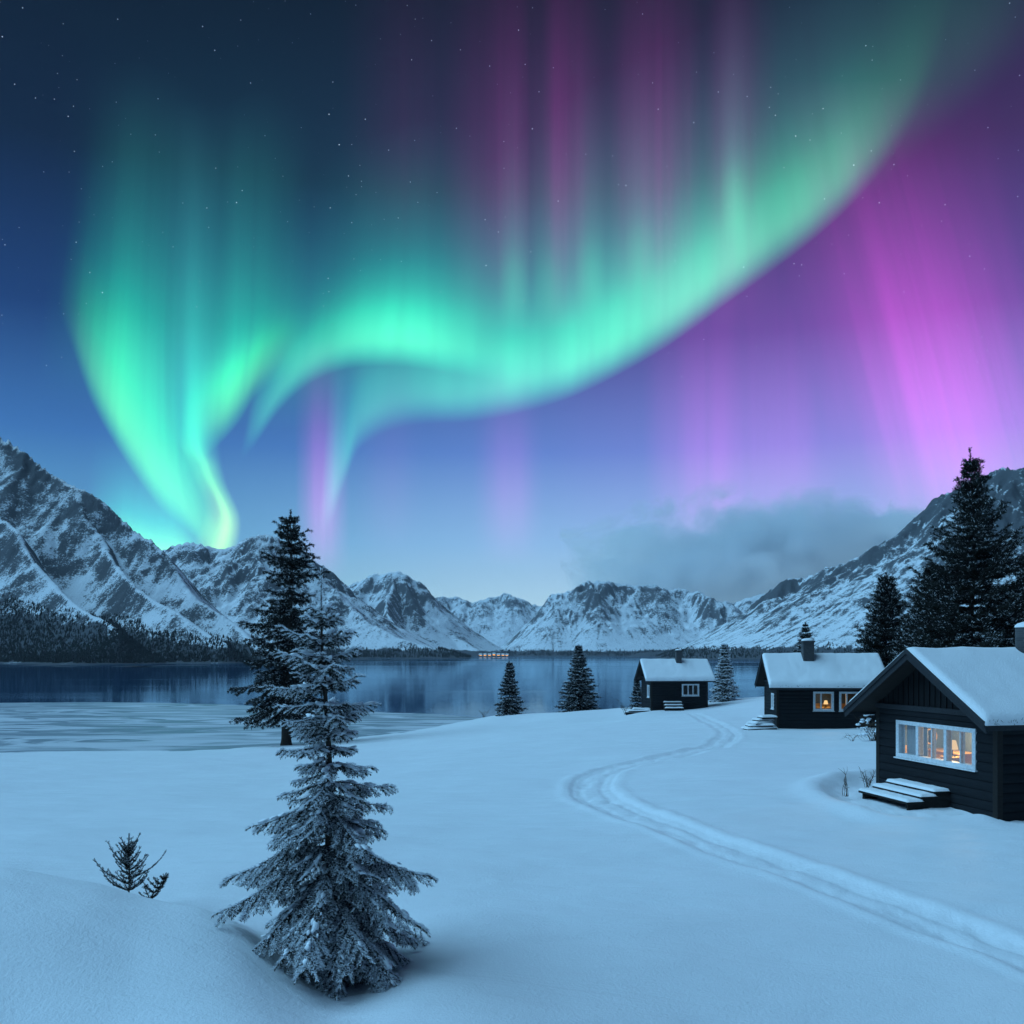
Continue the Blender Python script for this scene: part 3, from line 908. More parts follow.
# violet rays
PV = [(0, 0), (0.08, 0.25), (0.2, 0.75), (0.32, 1.0), (0.5, 0.8), (0.7, 0.42), (0.87, 0.12), (1, 0)]


def rays(x0, x1, yb, yt, lean, amp, n=7, shape=None, **kw):
    cols, it = [], []
    for i in range(n):
        f_ = i / (n - 1)
        x = x0 + (x1 - x0) * f_
        cols.append([(x, yb), (x - lean * 0.33, yb + (yt - yb) * .33), (x - lean * .66, yb + (yt - yb) * .66), (x - lean, yt)])
        it.append(amp * (math.sin(math.pi * f_) ** 1.6 if shape is None else shape[i]))
    curtain(cols, it, PV, 1, **kw)


rays(296, 350, 580, 340, 2, .42, uoff=.2, uscale=.12, dist=23000, waves=50)
rays(355, 425, 560, 330, 0, .05, uoff=.9, uscale=.3, dist=23000, waves=50)
rays(474, 545, 565, 340, 2, .19, uoff=1.3, uscale=.25, dist=23000, waves=50)
rays(645, 860, 585, 210, 6, .30, uoff=2.3, uscale=.5, dist=23500, waves=100, shape=[0, .55, 1.0, .65, .75, .35, 0])
rays(855, 1120, 555, 80, 118, .64, uoff=3.1, uscale=.5, dist=24000, waves=100, shape=[0, .32, .80, 1.10, .72, .30, 0])
rays(440, 780, 330, -130, 0, .15, n=15, uoff=4.4, uscale=1.0, dist=24500, waves=100, shape=[0, .25, .55, .85, .4, 1.05, .55, .3, .8, 1.0, .5, .25, .75, .3, 0])
rays(340, 480, 260, -140, 0, .025, uoff=5.4, uscale=.5, dist=24500, waves=100)
rays(520, 1300, 620, 0, 0, .06, uoff=5.9, uscale=.6, dist=25000, waves=100, shape=[0, .4, .8, 1, 1, .7, 0])

_fa = np.concatenate(AUR['f'])
aur = mesh_np("aurora", np.concatenate(AUR['v']), _fa, [M['aurora_green'], M['aurora_violet'], M['aurora_core'], M['aurora_teal']], smooth=True, matidx=np.concatenate(AUR['mi']))
_at = aur.data.attributes.new('glow', 'FLOAT', 'POINT')
_at.data.foreach_set('value', np.concatenate(AUR['g']).astype(np.float32))
_uvl = aur.data.uv_layers.new(name='UVMap')
_uvl.data.foreach_set('uv', np.concatenate(AUR['uv'])[_fa.ravel()].astype(np.float32).ravel())
tag(aur, "green and violet curtains of northern lights sweeping across the night sky", "northern lights", kind='stuff')

# ------------------------------------------------------------------ the cloud bank, behind the peaks
m, t = material('cloud_vapour')
pos = t.n('ShaderNodeTexCoord').outputs['Object']
nz_ = t.noise(t.mapping(pos, (2.3, 1.2, 1.15)), 1.25, 6, 0.60, 0.6)
gr = t.n('ShaderNodeVectorMath', {0: t.mapping(pos, (1.0, 1.0, 1.0))}, operation='LENGTH').outputs['Value']
den = t.math('SUBTRACT', t.math('ADD', t.math('MULTIPLY', nz_, 1.9), -0.12), t.math('MULTIPLY', gr, 1.0), clamp=True)
pv = t.n('ShaderNodeVolumePrincipled', {'Color': (0.95, 0.97, 1.0, 1), 'Density': t.math('MULTIPLY', den, 0.018), 'Anisotropy': 0.0})
t.t.links.new(pv.outputs[0], t.n('ShaderNodeOutputMaterial').inputs['Volume'])
M['cloud'] = m


def cloud(px, py, wpx, hpx, dist, depth, label):
    mb = MB()
    mb.box((-1, -1, -1), (1, 1, 1))
    o = mb.build("cloud", M['cloud'])
    o.location = P(px, py, dist)
    o.scale = (wpx / F * dist, depth, hpx / F * dist)
    return tag(o, label, "cloud", kind='stuff')


cloud(775, 564, 215, 84, 7600, 900, "long grey cloud bank lying behind the right mountain")
cloud(690, 584, 130, 54, 7000, 500, "low ragged end of cloud over the broad mountain")

# ------------------------------------------------------------------ cabins


def cuts(z0, z1, step, openings):
    zs = {z0, z1}
    z = z0
    while z < z1 - 1e-4:
        zs.add(round(z, 4))
        z += step
    for o in openings:
        for q in (o[2], o[3]):
            if z0 < q < z1:
                zs.add(round(q, 4))
    zs = sorted(zs)
    return [a for i, a in enumerate(zs) if i == 0 or a - zs[i - 1] > 1e-3]


def spans(s0, s1, zc, openings):
    out, a = [], s0
    for o in sorted(openings):
        if o[2] < zc < o[3]:
            if o[0] > a:
                out.append((a, o[0]))
            a = max(a, o[1])
    if a < s1:
        out.append((a, s1))
    return out


def siding(mb, o, d, nrm_, length, z0, z1, openings, bh, rng, out=0.0):
    """Lapped log boards: each course leans out at its lower edge."""
    o, d, nrm_ = Vector(o), Vector(d), Vector(nrm_)
    zs = cuts(z0, z1, bh, openings)
    for a, b in zip(zs[:-1], zs[1:]):
        k = math.floor((a - z0 + 1e-4) / bh)
        fa, fb = (a - z0) / bh - k, (b - z0) / bh - k
        jit = rng.uniform(-0.004, 0.004)

        def prof(f):                            # rounded log face
            return out + 0.006 + 0.050 * math.sqrt(max(0.0, 1 - ((f - 0.38) / 0.66) ** 2)) + jit
        for s0, s1 in spans(0, length, (a + b) / 2, openings):
            n = 5
            fr = [fa + (fb - fa) * i / n for i in range(n + 1)]
            pts = []
            for f in fr:
                z = z0 + (k + f) * bh
                for s in (s0, s1):
                    p = o + d * s + nrm_ * prof(f)
                    pts.append((p.x, p.y, z))
            fs = [(2 * i, 2 * i + 1, 2 * i + 3, 2 * i + 2) for i in range(n)]
            base = len(pts)
            for z, s in ((z0 + (k + fa) * bh, s0), (z0 + (k + fa) * bh, s1), (z0 + (k + fb) * bh, s1), (z0 + (k + fb) * bh, s0)):
                p = o + d * s + nrm_ * (out - 0.02)
                pts.append((p.x, p.y, z))
            fs += [(base, base + 1, 1, 0), (2 * n, 2 * n + 1, base + 2, base + 3)]
            mb.add(pts, fs)


def holed_plane(mb, o, d, length, z0, z1, openings):
    o, d = Vector(o), Vector(d)
    zs = cuts(z0, z1, 99, openings)
    for a, b in zip(zs[:-1], zs[1:]):
        for s0, s1 in spans(0, length, (a + b) / 2, openings):
            p, q = o + d * s0, o + d * s1
            mb.add([(p.x, p.y, a), (q.x, q.y, a), (q.x, q.y, b), (p.x, p.y, b)], [(0, 1, 2, 3)])


def window_part(cab, o, d, nrm_, op, bars, frame_w=0.07, label=None):
    """op: (s0, s1, z0, z1); bars: [(fraction, width)] uprights."""
    o, d, nrm_ = Vector(o), Vector(d), Vector(nrm_)
    s0, s1, z0, z1 = op

    def slab(mb, a, b, c, e, n0, n1):
        q = [o + d * a + nrm_ * n0, o + d * b + nrm_ * n0, o + d * b + nrm_ * n1, o + d * a + nrm_ * n1]
        mb.hexa([(p.x, p.y, c) for p in q] + [(p.x, p.y, e) for p in q])
    fr = MB()
    slab(fr, s0 - 0.03, s1 + 0.03, z1 - frame_w, z1 + 0.02, -0.10, 0.075)
    slab(fr, s0 - 0.03, s1 + 0.03, z0 - 0.02, z0 + frame_w, -0.10, 0.075)
    slab(fr, s0 - 0.03, s0 + frame_w, z0 + frame_w, z1 - frame_w, -0.10, 0.073)
    slab(fr, s1 - frame_w, s1 + 0.03, z0 + frame_w, z1 - frame_w, -0.10, 0.073)
    for f, wd in bars:
        c = s0 + frame_w + (s1 - s0 - 2 * frame_w) * f
        slab(fr, c - wd / 2, c + wd / 2, z0 + frame_w, z1 - frame_w, -0.08, 0.065 if wd > 0.04 else 0.035)
    root = fr.build("window", M['white_paint'], cab, bevel=0.006)
    sl = MB()
    slab(sl, s0 - 0.06, s1 + 0.06, z0 - 0.05, z0 - 0.022, -0.02, 0.11)
    sl.build("sill", M['white_paint'], root)
    gl = MB()
    slab(gl, s0 + frame_w * 0.6, s1 - frame_w * 0.6, z0 + frame_w * 0.6, z1 - frame_w * 0.6, -0.004, 0.004)
    gl.build("pane", M['glass'], root)
    return root


def roof_snow(name, L, run, pitch, zr, thick, seed, parent, lap=0.05):
    """Snow lying over both slopes: rounded at the eaves and verges, slightly uneven."""
    nu, nv = 90, 70
    u = np.linspace(0, 1, nu)
    q = np.linspace(-1, 1, nv)
    q = np.sign(q) * np.abs(q) ** 0.85
    U, Q = np.meshgrid(u, q, indexing='ij')
    x = U * (L + 2 * lap) - lap
    y = Q * (run + lap)
    e = np.minimum(np.minimum(x + lap, L + lap - x) / 0.16, (1 - np.abs(Q)) * (run + lap) / 0.20)
    e = np.clip(e, 0, 1)
    th = thick * np.sqrt(np.clip(1 - (1 - e) ** 2, 0, 1)) + 0.012
    th = th * (1 + 0.26 * fbm(x * 0.8, y * 0.8, seed, 3)) + 0.010 * fbm(x * 3, y * 3, seed + 5, 3) * e
    ridge = np.sqrt(y * y + 0.10 ** 2) - 0.03
    edge = (np.abs(Q) > 0.985)
    z = zr - ridge * math.tan(pitch) + th / math.cos(pitch) * 0.9
    z = z + np.where(edge, 0.055 * fbm(x * 6, y * 3, seed + 8, 4), 0)
    zb = zr - np.abs(y) * math.tan(pitch) - 0.02
    top = np.stack([x, y, z], -1).reshape(-1, 3)
    fs = grid_faces(nu, nv)
    n = nu * nv
    idx = np.arange(n).reshape(nu, nv)
    bot = np.stack([x, y, zb], -1).reshape(-1, 3)
    loop = np.concatenate([idx[:, 0], idx[-1, 1:], idx[-2::-1, -1], idx[0, -2:0:-1]])
    nxt = np.roll(loop, -1)
    side = np.stack([loop + n, nxt + n, nxt, loop], 1)
    o = mesh_np(name, np.concatenate([top, bot]), np.concatenate([fs, side]), M['roof_snow'], parent=parent, smooth=True)
    return o


def cabin(label, loc, rz, L, Wd, hw, pitch, ov_g, ov_e, gable_win, side_win, chimney, seed, bh=0.19, snow=0.14, sink=0.35, partition=1.9, wains=1.12):
    """Local frame: ridge along x; the near gable wall is x=0, the long wall towards the viewer is y=0."""
    rng = random.Random(seed)
    cab = empty("cabin", loc, rz)
    tag(cab, label, "cabin", "dark log cabins by the lake")
    tp = math.tan(pitch)
    zr = hw + tp * Wd / 2                       # underside ridge height
    # walls: lapped logs
    mb = MB()
    siding(mb, (0, Wd, 0), (0, -1, 0), (-1, 0, 0), Wd, -sink, hw - 0.12, gable_win, bh, rng)
    siding(mb, (0, 0, 0), (1, 0, 0), (0, -1, 0), L, -sink, hw + 0.02, side_win, bh, rng)
    siding(mb, (L, 0, 0), (0, 1, 0), (1, 0, 0), Wd, -sink, hw - 0.12, [], bh, rng)
    siding(mb, (L, Wd, 0), (-1, 0, 0), (0, 1, 0), L, -sink, hw + 0.02, [], bh, rng)
    mb.build("wall", M['log'], cab)
    # corner posts
    for x, y in ((0, 0), (L, 0), (0, Wd), (L, Wd)):
        cp = MB()
        cp.box((x - 0.065, y - 0.065, -sink), (x + 0.065, y + 0.065, hw - 0.125))
        cp.build("corner_post", M['old_wood'], cab, bevel=0.01)
    # boarded gable ends above a tie beam
    for gx, sg in ((0, -1), (L, 1)):
        gb = MB()
        n = int(Wd / 0.17)
        bw = Wd / n
        for i in range(n):
            y0, y1 = i * bw + 0.006, (i + 1) * bw - 0.006
            j = rng.uniform(0, 0.006)
            h0, h1 = hw + tp * min(y0, Wd - y0), hw + tp * min(y1, Wd - y1)
            xa, xb = sorted((gx + sg * (-0.02), gx + sg * (0.028 + j)))
            gb.hexa([(xa, y0, hw), (xb, y0, hw), (xb, y1, hw), (xa, y1, hw), (xa, y0, h0), (xb, y0, h0), (xb, y1, h1), (xa, y1, h1)])
            if i:
                ym = i * bw
                hm_ = hw + tp * min(ym - .02, Wd - ym - .02) - 0.01
                xa, xb = sorted((gx + sg * 0.02, gx + sg * 0.055))
                gb.box((xa, ym - 0.02, hw), (xb, ym + 0.02, hm_))
        gb.build("gable_boards", M['board'], cab)
        tb = MB()
        xa, xb = sorted((gx - sg * 0.03, gx + sg * 0.085))
        tb.box((xa, -0.07, hw - 0.12), (xb, Wd + 0.07, hw - 0.002))
        tb.build("tie_beam", M['barge'], cab, bevel=0.01)
    # roof deck
    run = Wd / 2 + ov_e
    rf = MB()
    for sg in (-1, 1):
        yr, ye = Wd / 2, Wd / 2 + sg * run
        ze = zr - run * tp
        t0 = 0.07
        a = [(-ov_g, yr, zr), (L + ov_g, yr, zr), (L + ov_g, ye, ze), (-ov_g, ye, ze)]
        if sg > 0:
            a = a[::-1]
        rf.hexa([(p[0], p[1], p[2] + 0.004) for p in a][::1] + [(p[0], p[1], p[2] + t0) for p in a])
    roof = rf.build("roof", M['old_wood'], cab)
    # double barge boards at both gables, fascia along the eaves, rafter feet
    for gx, sg in ((-ov_g, -1), (L + ov_g, 1)):
        for k, (dx, hh, zt) in enumerate(((0.0, 0.17, 0.10), (0.034, 0.085, 0.125))):
            bb = MB()
            x0, x1 = sorted((gx + sg * (dx + 0.002), gx + sg * (dx + 0.034)))
            for s2 in (-1, 1):
                ye = Wd / 2 + s2 * (run + 0.03)
                ze = zr - (run + 0.03) * tp
                pts = [(Wd / 2, zr + zt), (ye, ze + zt), (ye, ze + zt - hh / math.cos(pitch)), (Wd / 2, zr + zt - hh / math.cos(pitch))]
                if s2 < 0:
                    pts = pts[::-1]
                bb.hexa([(x0, p[0], p[1]) for p in pts] + [(x1, p[0], p[1]) for p in pts])
            bb.build("barge_board", M['barge'], roof)
    for sg in (-1, 1):
        ye = Wd / 2 + sg * run
        ze = zr - run * tp
        fb = MB()
        y0, y1 = sorted((ye + sg * 0.003, ye + sg * 0.035))
        fb.box((-ov_g + 0.004, y0, ze - 0.07), (L + ov_g - 0.004, y1, ze + 0.085))
        fb.build("fascia", M['barge'], roof)
    sn = roof_snow("snow_cover", L + 2 * ov_g, run, pitch, zr + 0.085, snow, seed, roof)
    sn.location = (-ov_g, Wd / 2, 0)
    # withered turf showing at the eave
    tf = MB()
    ye = Wd / 2 - run
    ze = zr - run * tp + 0.085
    for i in range(int((L + ov_g) * 26)):
        x = rng.uniform(-ov_g + 0.05, L + ov_g)
        if perlin(np.array([x * 1.3]), np.array([seed * 1.0 + .5]), 3)[0] < -0.05:
            continue
        h = rng.uniform(0.03, 0.10)
        a_ = rng.uniform(-0.05, 0.05)
        y = ye - rng.uniform(0.01, 0.06)
        z = ze + rng.uniform(-0.02, 0.05)
        tf.add([(x - 0.008, y, z), (x + 0.008, y, z), (x + a_, y - rng.uniform(0.0, 0.07), z + h * rng.choice((-0.6, 1)))], [(0, 1, 2)])
    tag(tf.build("eave_turf", M['twig'], roof), kind='stuff')
    # chimney
    cx, cy, cw, ch, rnd = chimney
    zc0 = zr - abs(cy - Wd / 2) * tp - 0.15
    zc1 = zr + ch
    cb = MB()
    if rnd:
        cb.tube([(cx, cy, zc0), (cx, cy, zc1 - 0.03), (cx, cy, zc1)], [cw, cw, cw * 0.97], 24)
    else:
        cb.box((cx - cw, cy - cw, zc0), (cx + cw, cy + cw, zc1 - 0.09))
        cb.box((cx - cw - .05, cy - cw - .05, zc1 - 0.088), (cx + cw + .05, cy + cw + .05, zc1))
    chim = cb.build("chimney", M['chimney'], roof, bevel=0.0 if rnd else 0.015)
    sc_ = MB()
    n = 20
    rr = [1.03, 1.0, 0.85, 0.6, 0.3, 0.02]
    hh = [0.0, 0.05, 0.09, 0.115, 0.13, 0.135]
    vs = []
    for r_, h_ in zip(rr, hh):
        for k in range(n):
            a_ = 2 * math.pi * k / n
            c_, s_ = math.cos(a_), math.sin(a_)
            if not rnd:
                mx = max(abs(c_), abs(s_)) ** 0.8
                c_, s_ = c_ / mx, s_ / mx
            vs.append((cx + c_ * r_ * cw * 1.02, cy + s_ * r_ * cw * 1.02, zc1 + 0.002 + h_ * (cw / 0.3) * (1 + 0.15 * math.sin(a_ * 2 + seed))))
    sc_.add(vs, [(i * n + k, i * n + (k + 1) % n, (i + 1) * n + (k + 1) % n, (i + 1) * n + k) for i in range(5) for k in range(n)], True)
    sc_.build("chimney_snow", M['roof_snow'], roof)
    # inside: a room with a boarded wainscot
    e = 0.06
    rm = MB()
    rm2 = MB()
    fz = 0.12
    for mbx, za, zb in ((rm2, fz, wains), (rm, wains, hw - 0.05)):
        def cl(ops):
            return [(a, b, c, d_) for a, b, c, d_ in ops]
        holed_plane(mbx, (e, Wd - e, 0), (0, -1, 0), Wd - 2 * e, za, zb, [(a - e, b - e, c, d_) for a, b, c, d_ in gable_win])
        holed_plane(mbx, (e, e, 0), (1, 0, 0), L - 2 * e, za, zb, [(a - e, b - e, c, d_) for a, b, c, d_ in side_win])
        holed_plane(mbx, (L - e, e, 0), (0, 1, 0), Wd - 2 * e, za, zb, [])
        holed_plane(mbx, (L - e, Wd - e, 0), (-1, 0, 0), L - 2 * e, za, zb, [])
        if partition:
            holed_plane(mbx, (partition, e, 0), (0, 1, 0), Wd - 2 * e, za, zb, [])
    rm2.add([(e, e, fz), (L - e, e, fz), (L - e, Wd - e, fz), (e, Wd - e, fz)], [(0, 1, 2, 3)])
    rm.add([(e, e, hw - .05), (L - e, e, hw - .05), (L - e, Wd - e, hw - .05), (e, Wd - e, hw - .05)], [(0, 3, 2, 1)])
    rm2.build("room_wainscot", M['warm_wood'], cab)
    rm.build("room_wall", M['wallpaper'], cab)
    return cab, zr


def lamp(cab, p, power, label, scale=1.0):
    """A small shaded lamp standing or hanging inside a cabin, with its own light."""
    wp = cab.matrix_basis @ Vector(p)
    r = empty("room_lamp", wp, cab.rotation_euler.z)
    tag(r, label, "lamp", "lit lamps inside the cabins")
    b = MB()
    b.tube([(0, 0, 0), (0, 0, 0.02)], 0.07 * scale, 14)
    b.tube([(0, 0, 0.02), (0, 0, 0.17)], 0.012 * scale, 8)
    b.build("lamp_base", M['dark_metal'], r)
    s = MB()
    s.tube([(0, 0, 0.16), (0, 0, 0.36 * scale)], [0.12 * scale, 0.07 * scale], 18, cap=False)
    s.build("lamp_shade", M['lamp'], r)
    ld = bpy.data.lights.new("lamp_bulb", 'POINT')
    ld.energy = power
    ld.color = (1.0, 0.68, 0.32)
    ld.shadow_soft_size = 0.10
    lo = bpy.data.objects.new("lamp_bulb", ld)
    COL.objects.link(lo)
    lo.parent = r
    lo.location = (0, 0, 0.40 * scale + 0.06)
    return r


# the near cabin
RZ1 = math.atan2(0.82, 3.6)
c1z = 0.05
GW1 = [(3.69 - 2.98, 3.69 - 0.55, 0.80, 1.60)]      # measured from the far corner
near, zr1 = cabin("nearest dark log cabin, its wide white gable window glowing above three snowy steps", (9.53, 17.4, c1z), RZ1, 6.4, 3.69, 1.98, math.radians(31.5), 0.62, 0.40,
                  GW1, [], (2.28, 1.62, 0.30, 0.60, True), 5, partition=1.7, wains=0.86, snow=0.115)
window_part(near, (0, 3.69, 0), (0, -1, 0), (-1, 0, 0), GW1[0], [(0.268, 0.085), (0.455, 0.032), (0.655, 0.085), (0.835, 0.030)])
# what one sees through it: a drawn curtain, a sideboard, a round mirror, a wall shelf
cu = MB()
vs, n = [], 40
for i in range(n + 1):
    y = 0.16 + 3.69 - 0.79 - 0.70 * i / n
    x = 0.17 + 0.022 * math.sin(i * 1.5)
    vs += [(x, y - 0.12, 0.70), (x, y - 0.12, 1.72)]
cu.add(vs, [(2 * i, 2 * i + 2, 2 * i + 3, 2 * i + 1) for i in range(n)], True)
cu.build("window_curtain", M['curtain'], near)


def local_thing(cab, p, name, label, cat, rot=0.0):
    r = empty(name, cab.matrix_basis @ Vector(p), cab.rotation_euler.z + rot)
    return tag(r, label, cat)


sb = local_thing(near, (1.40, 3.00, 0.12), "sideboard", "pale wooden sideboard standing by the back wall inside the nearest cabin", "sideboard")
q = MB()
q.box((-0.22, -0.55, 0.06), (0.24, 0.58, 0.72))
q.build("body", M['warm_wood'], sb, bevel=0.01)
q = MB()
q.box((-0.27, -0.58, 0.722), (0.26, 0.61, 0.755))
q.build("top", M['warm_wood'], sb, bevel=0.006)
for y in (-0.36, 0.01, 0.38):
    q = MB()
    q.box((-0.242, y - 0.17, 0.10), (-0.222, y + 0.17, 0.68))
    q.build("door", M['warm_wood'], sb, bevel=0.006)
bn = local_thing(near, (0.55, 3.36, 0.12), "bench", "low pale wooden bench along the side wall inside the nearest cabin", "bench")
q = MB()
q.box((-0.42, -0.20, 0.42), (0.42, 0.20, 0.47))
q.build("seat", M['warm_wood'], bn, bevel=0.008)
q = MB()
q.box((-0.42, 0.16, 0.472), (0.42, 0.20, 0.85))
q.build("backrest", M['warm_wood'], bn, bevel=0.008)
for x in (-0.38, 0.34):
    q = MB()
    q.box((x, -0.18, 0.0), (x + 0.05, 0.18, 0.418))
    q.build("leg", M['warm_wood'], bn)
mr = local_thing(near, (1.28, 3.60, 1.16), "wall_mirror", "round dark framed mirror hanging inside the nearest cabin", "mirror", -math.pi / 2 + math.pi)
q = MB()
q.tube([(0.0, 0, 0), (-0.03, 0, 0)], 0.16, 28)
q.build("glass", M['dark_metal'], mr)
q = MB()
ring = [(-0.02, 0.17 * math.cos(a), 0.17 * math.sin(a)) for a in np.linspace(0, 2 * math.pi, 37)]
q.tube(ring, 0.022, 8, cap=False)
q.build("frame", M['warm_wood'], mr)
rt = local_thing(near, (0.95, 2.42, 0.12), "lamp_table", "small round table carrying the lamp inside the nearest cabin", "table")
q = MB()
q.tube([(0, 0, 0.66), (0, 0, 0.70)], 0.26, 24)
q.build("table_top", M['warm_wood'], rt)
q = MB()
q.tube([(0, 0, 0), (0, 0, 0.66)], [0.10, 0.03], 10)
q.build("leg", M['warm_wood'], rt)
lamp(near, (0.95, 2.42, 0.825), 90, "shaded lamp on the small round table inside the nearest cabin", 1.0)

# steps of the near cabin: three snow-covered treads
st = empty("wooden_steps", near.matrix_basis @ Vector((0, 2.05, 0.0)), RZ1)
tag(st, "three wooden steps with snow on their treads at the gable wall of the nearest cabin", "steps")
for k in range(3):
    x1 = -0.06 - 0.33 * k
    x0 = x1 - 0.40
    zt = 0.25 - 0.095 * k
    y0, y1 = -0.80 - 0.02 * k, 0.78 + 0.03 * k
    q = MB()
    q.box((x0, y0, zt - 0.05), (x1, y1, zt))
    tr = q.build("tread", M['old_wood'], st, bevel=0.008)
    nu, nv = 14, 40
    U, V = np.meshgrid(np.linspace(0, 1, nu), np.linspace(0, 1, nv), indexing='ij')
    xx, yy = x0 - 0.015 + (x1 - x0 + 0.02) * U, y0 - 0.015 + (y1 - y0 + 0.03) * V
    e_ = np.clip(np.minimum(np.minimum(U, 1 - U) * 0.40, np.minimum(V, 1 - V) * 1.6) / 0.06, 0, 1)
    zz = zt + 0.005 + 0.055 * np.sqrt(1 - (1 - e_) ** 2) + 0.012 * fbm(xx * 5, yy * 5, 60 + k, 3) * e_
    mesh_np("tread_snow", np.stack([xx, yy, zz], -1).reshape(-1, 3), grid_faces(nu, nv), M['roof_snow'], parent=tr, smooth=True)
for y in (-0.79, 0.72):
    q = MB()
    for k in range(3):
        x1 = -0.06 - 0.33 * k
        q.box((x1 - 0.345, y, -0.4), (x1 - 0.002, y + 0.05, 0.195 - 0.095 * k))
    q.build("stringer", M['old_wood'], st)

# the middle cabin
c2 = P(777.5, 728, 46)
GW2 = [(1.85, 2.45, 0.95, 1.75)]
SW2 = [(1.82, 2.80, 0.92, 1.88), (3.12, 4.05, 0.92, 1.88)]
mid, zr2 = cabin("middle log cabin with two front windows and a stone chimney on its snowy roof", tuple(c2), math.radians(-5.0), 5.1, 3.1, 2.42, math.radians(39), 0.46, 0.42,
                 GW2, SW2, (1.80, 1.18, 0.28, 0.86, False), 15, partition=None, snow=0.16)
window_part(mid, (0, 3.1, 0), (0, -1, 0), (-1, 0, 0), GW2[0], [(0.5, 0.05)], 0.08)
for op in SW2:
    window_part(mid, (0, 0, 0), (1, 0, 0), (0, -1, 0), op, [(0.36, 0.06)], 0.085)
lamp(mid, (2.75, 1.2, 1.02), 24, "shaded lamp inside the middle cabin behind its front window", 1.0)
tb_ = local_thing(mid, (2.75, 1.25, 0.12), "dining_table", "plain wooden table under the lamp inside the middle cabin", "table")
q = MB()
q.box((-0.6, -0.35, 0.86), (0.6, 0.35, 0.90))
q.build("table_top", M['warm_wood'], tb_)
for x, y in ((-.55, -.3), (.55, -.3), (.55, .3), (-.55, .3)):
    q = MB()
    q.box((x - .03, y - .03, 0.0), (x + .03, y + .03, 0.858))
    q.build("leg", M['warm_wood'], tb_)

# the far cabin
c3 = P(651.5, 710.5, 73)
GW3 = [(2.2, 2.95, 1.05, 2.05)]
SW3 = [(2.55, 3.95, 1.20, 2.16)]
farc, zr3 = cabin("farthest and smallest looking log cabin, on the lake shore, with a single front window", tuple(c3), math.radians(4), 4.65, 3.5, 2.74, math.radians(36), 0.55, 0.45,
                  GW3, SW3, (2.60, 1.35, 0.23, 0.95, False), 25, partition=None, snow=0.18)
window_part(farc, (0, 3.5, 0), (0, -1, 0), (-1, 0, 0), GW3[0], [], 0.10)
window_part(farc, (0, 0, 0), (1, 0, 0), (0, -1, 0), SW3[0], [(0.34, 0.08), (0.68, 0.08)], 0.10)
lamp(farc, (1.0, 1.9, 1.02), 3.0, "dim lamp inside the farthest cabin", 1.0)
st_ = local_thing(farc, (1.0, 1.9, 0.12), "side_table", "small table holding the dim lamp inside the farthest cabin", "table")
q = MB()
q.box((-0.3, -0.3, 0.86), (0.3, 0.3, 0.90))
q.build("table_top", M['warm_wood'], st_)
q = MB()
q.tube([(0, 0, 0), (0, 0, 0.858)], 0.04, 10)
q.build("leg", M['warm_wood'], st_)

# snowed-up steps and board stacks


def snow_pad(name, lo, hi, z, thick, seed, parent):
    nu, nv = 16, 16
    U, V = np.meshgrid(np.linspace(0, 1, nu), np.linspace(0, 1, nv), indexing='ij')
    xx, yy = lo[0] + (hi[0] - lo[0]) * U, lo[1] + (hi[1] - lo[1]) * V
    e_ = np.clip(np.minimum(np.minimum(U, 1 - U) * (hi[0] - lo[0]), np.minimum(V, 1 - V) * (hi[1] - lo[1])) / (thick * 1.3), 0, 1)
    zz = z + 0.004 + thick * np.sqrt(1 - (1 - e_) ** 2) * (1 + 0.3 * fbm(xx * 2, yy * 2, seed, 3))
    return mesh_np(name, np.stack([xx, yy, zz], -1).reshape(-1, 3), grid_faces(nu, nv), M['roof_snow'], parent=parent, smooth=True)


def small_steps(label, loc, rz, wd, n, rise, going, seed):
    r = empty("wooden_steps", loc, rz)
    tag(r, label, "steps")
    for k in range(n):
        z = rise * (n - k)
        q = MB()
        q.box((-wd / 2, -going * (k + 1) - 0.05, z - 0.07), (wd / 2, -going * k, z))
        tr = q.build("tread", M['old_wood'], r, bevel=0.01)
        snow_pad("tread_snow", (-wd / 2 - .02, -going * (k + 1) - .07), (wd / 2 + .02, -going * k - 0.01), z, 0.09, seed + k, tr)
    for x in (-wd / 2, wd / 2 - 0.08):
        q = MB()
        for k in range(n):
            q.box((x, -going * (k + 1), -0.4), (x + 0.08, -going * k - 0.002, rise * (n - k) - 0.072))
        q.build("stringer", M['old_wood'], r)
    return r


p = farc.matrix_basis @ Vector((1.55, -0.06, 0))
small_steps("snow-laden steps under the front wall of the farthest cabin", (p.x + 0.15, p.y, gz(p.x, p.y) - 0.02), math.radians(2), 1.5, 3, 0.22, 0.32, 70)


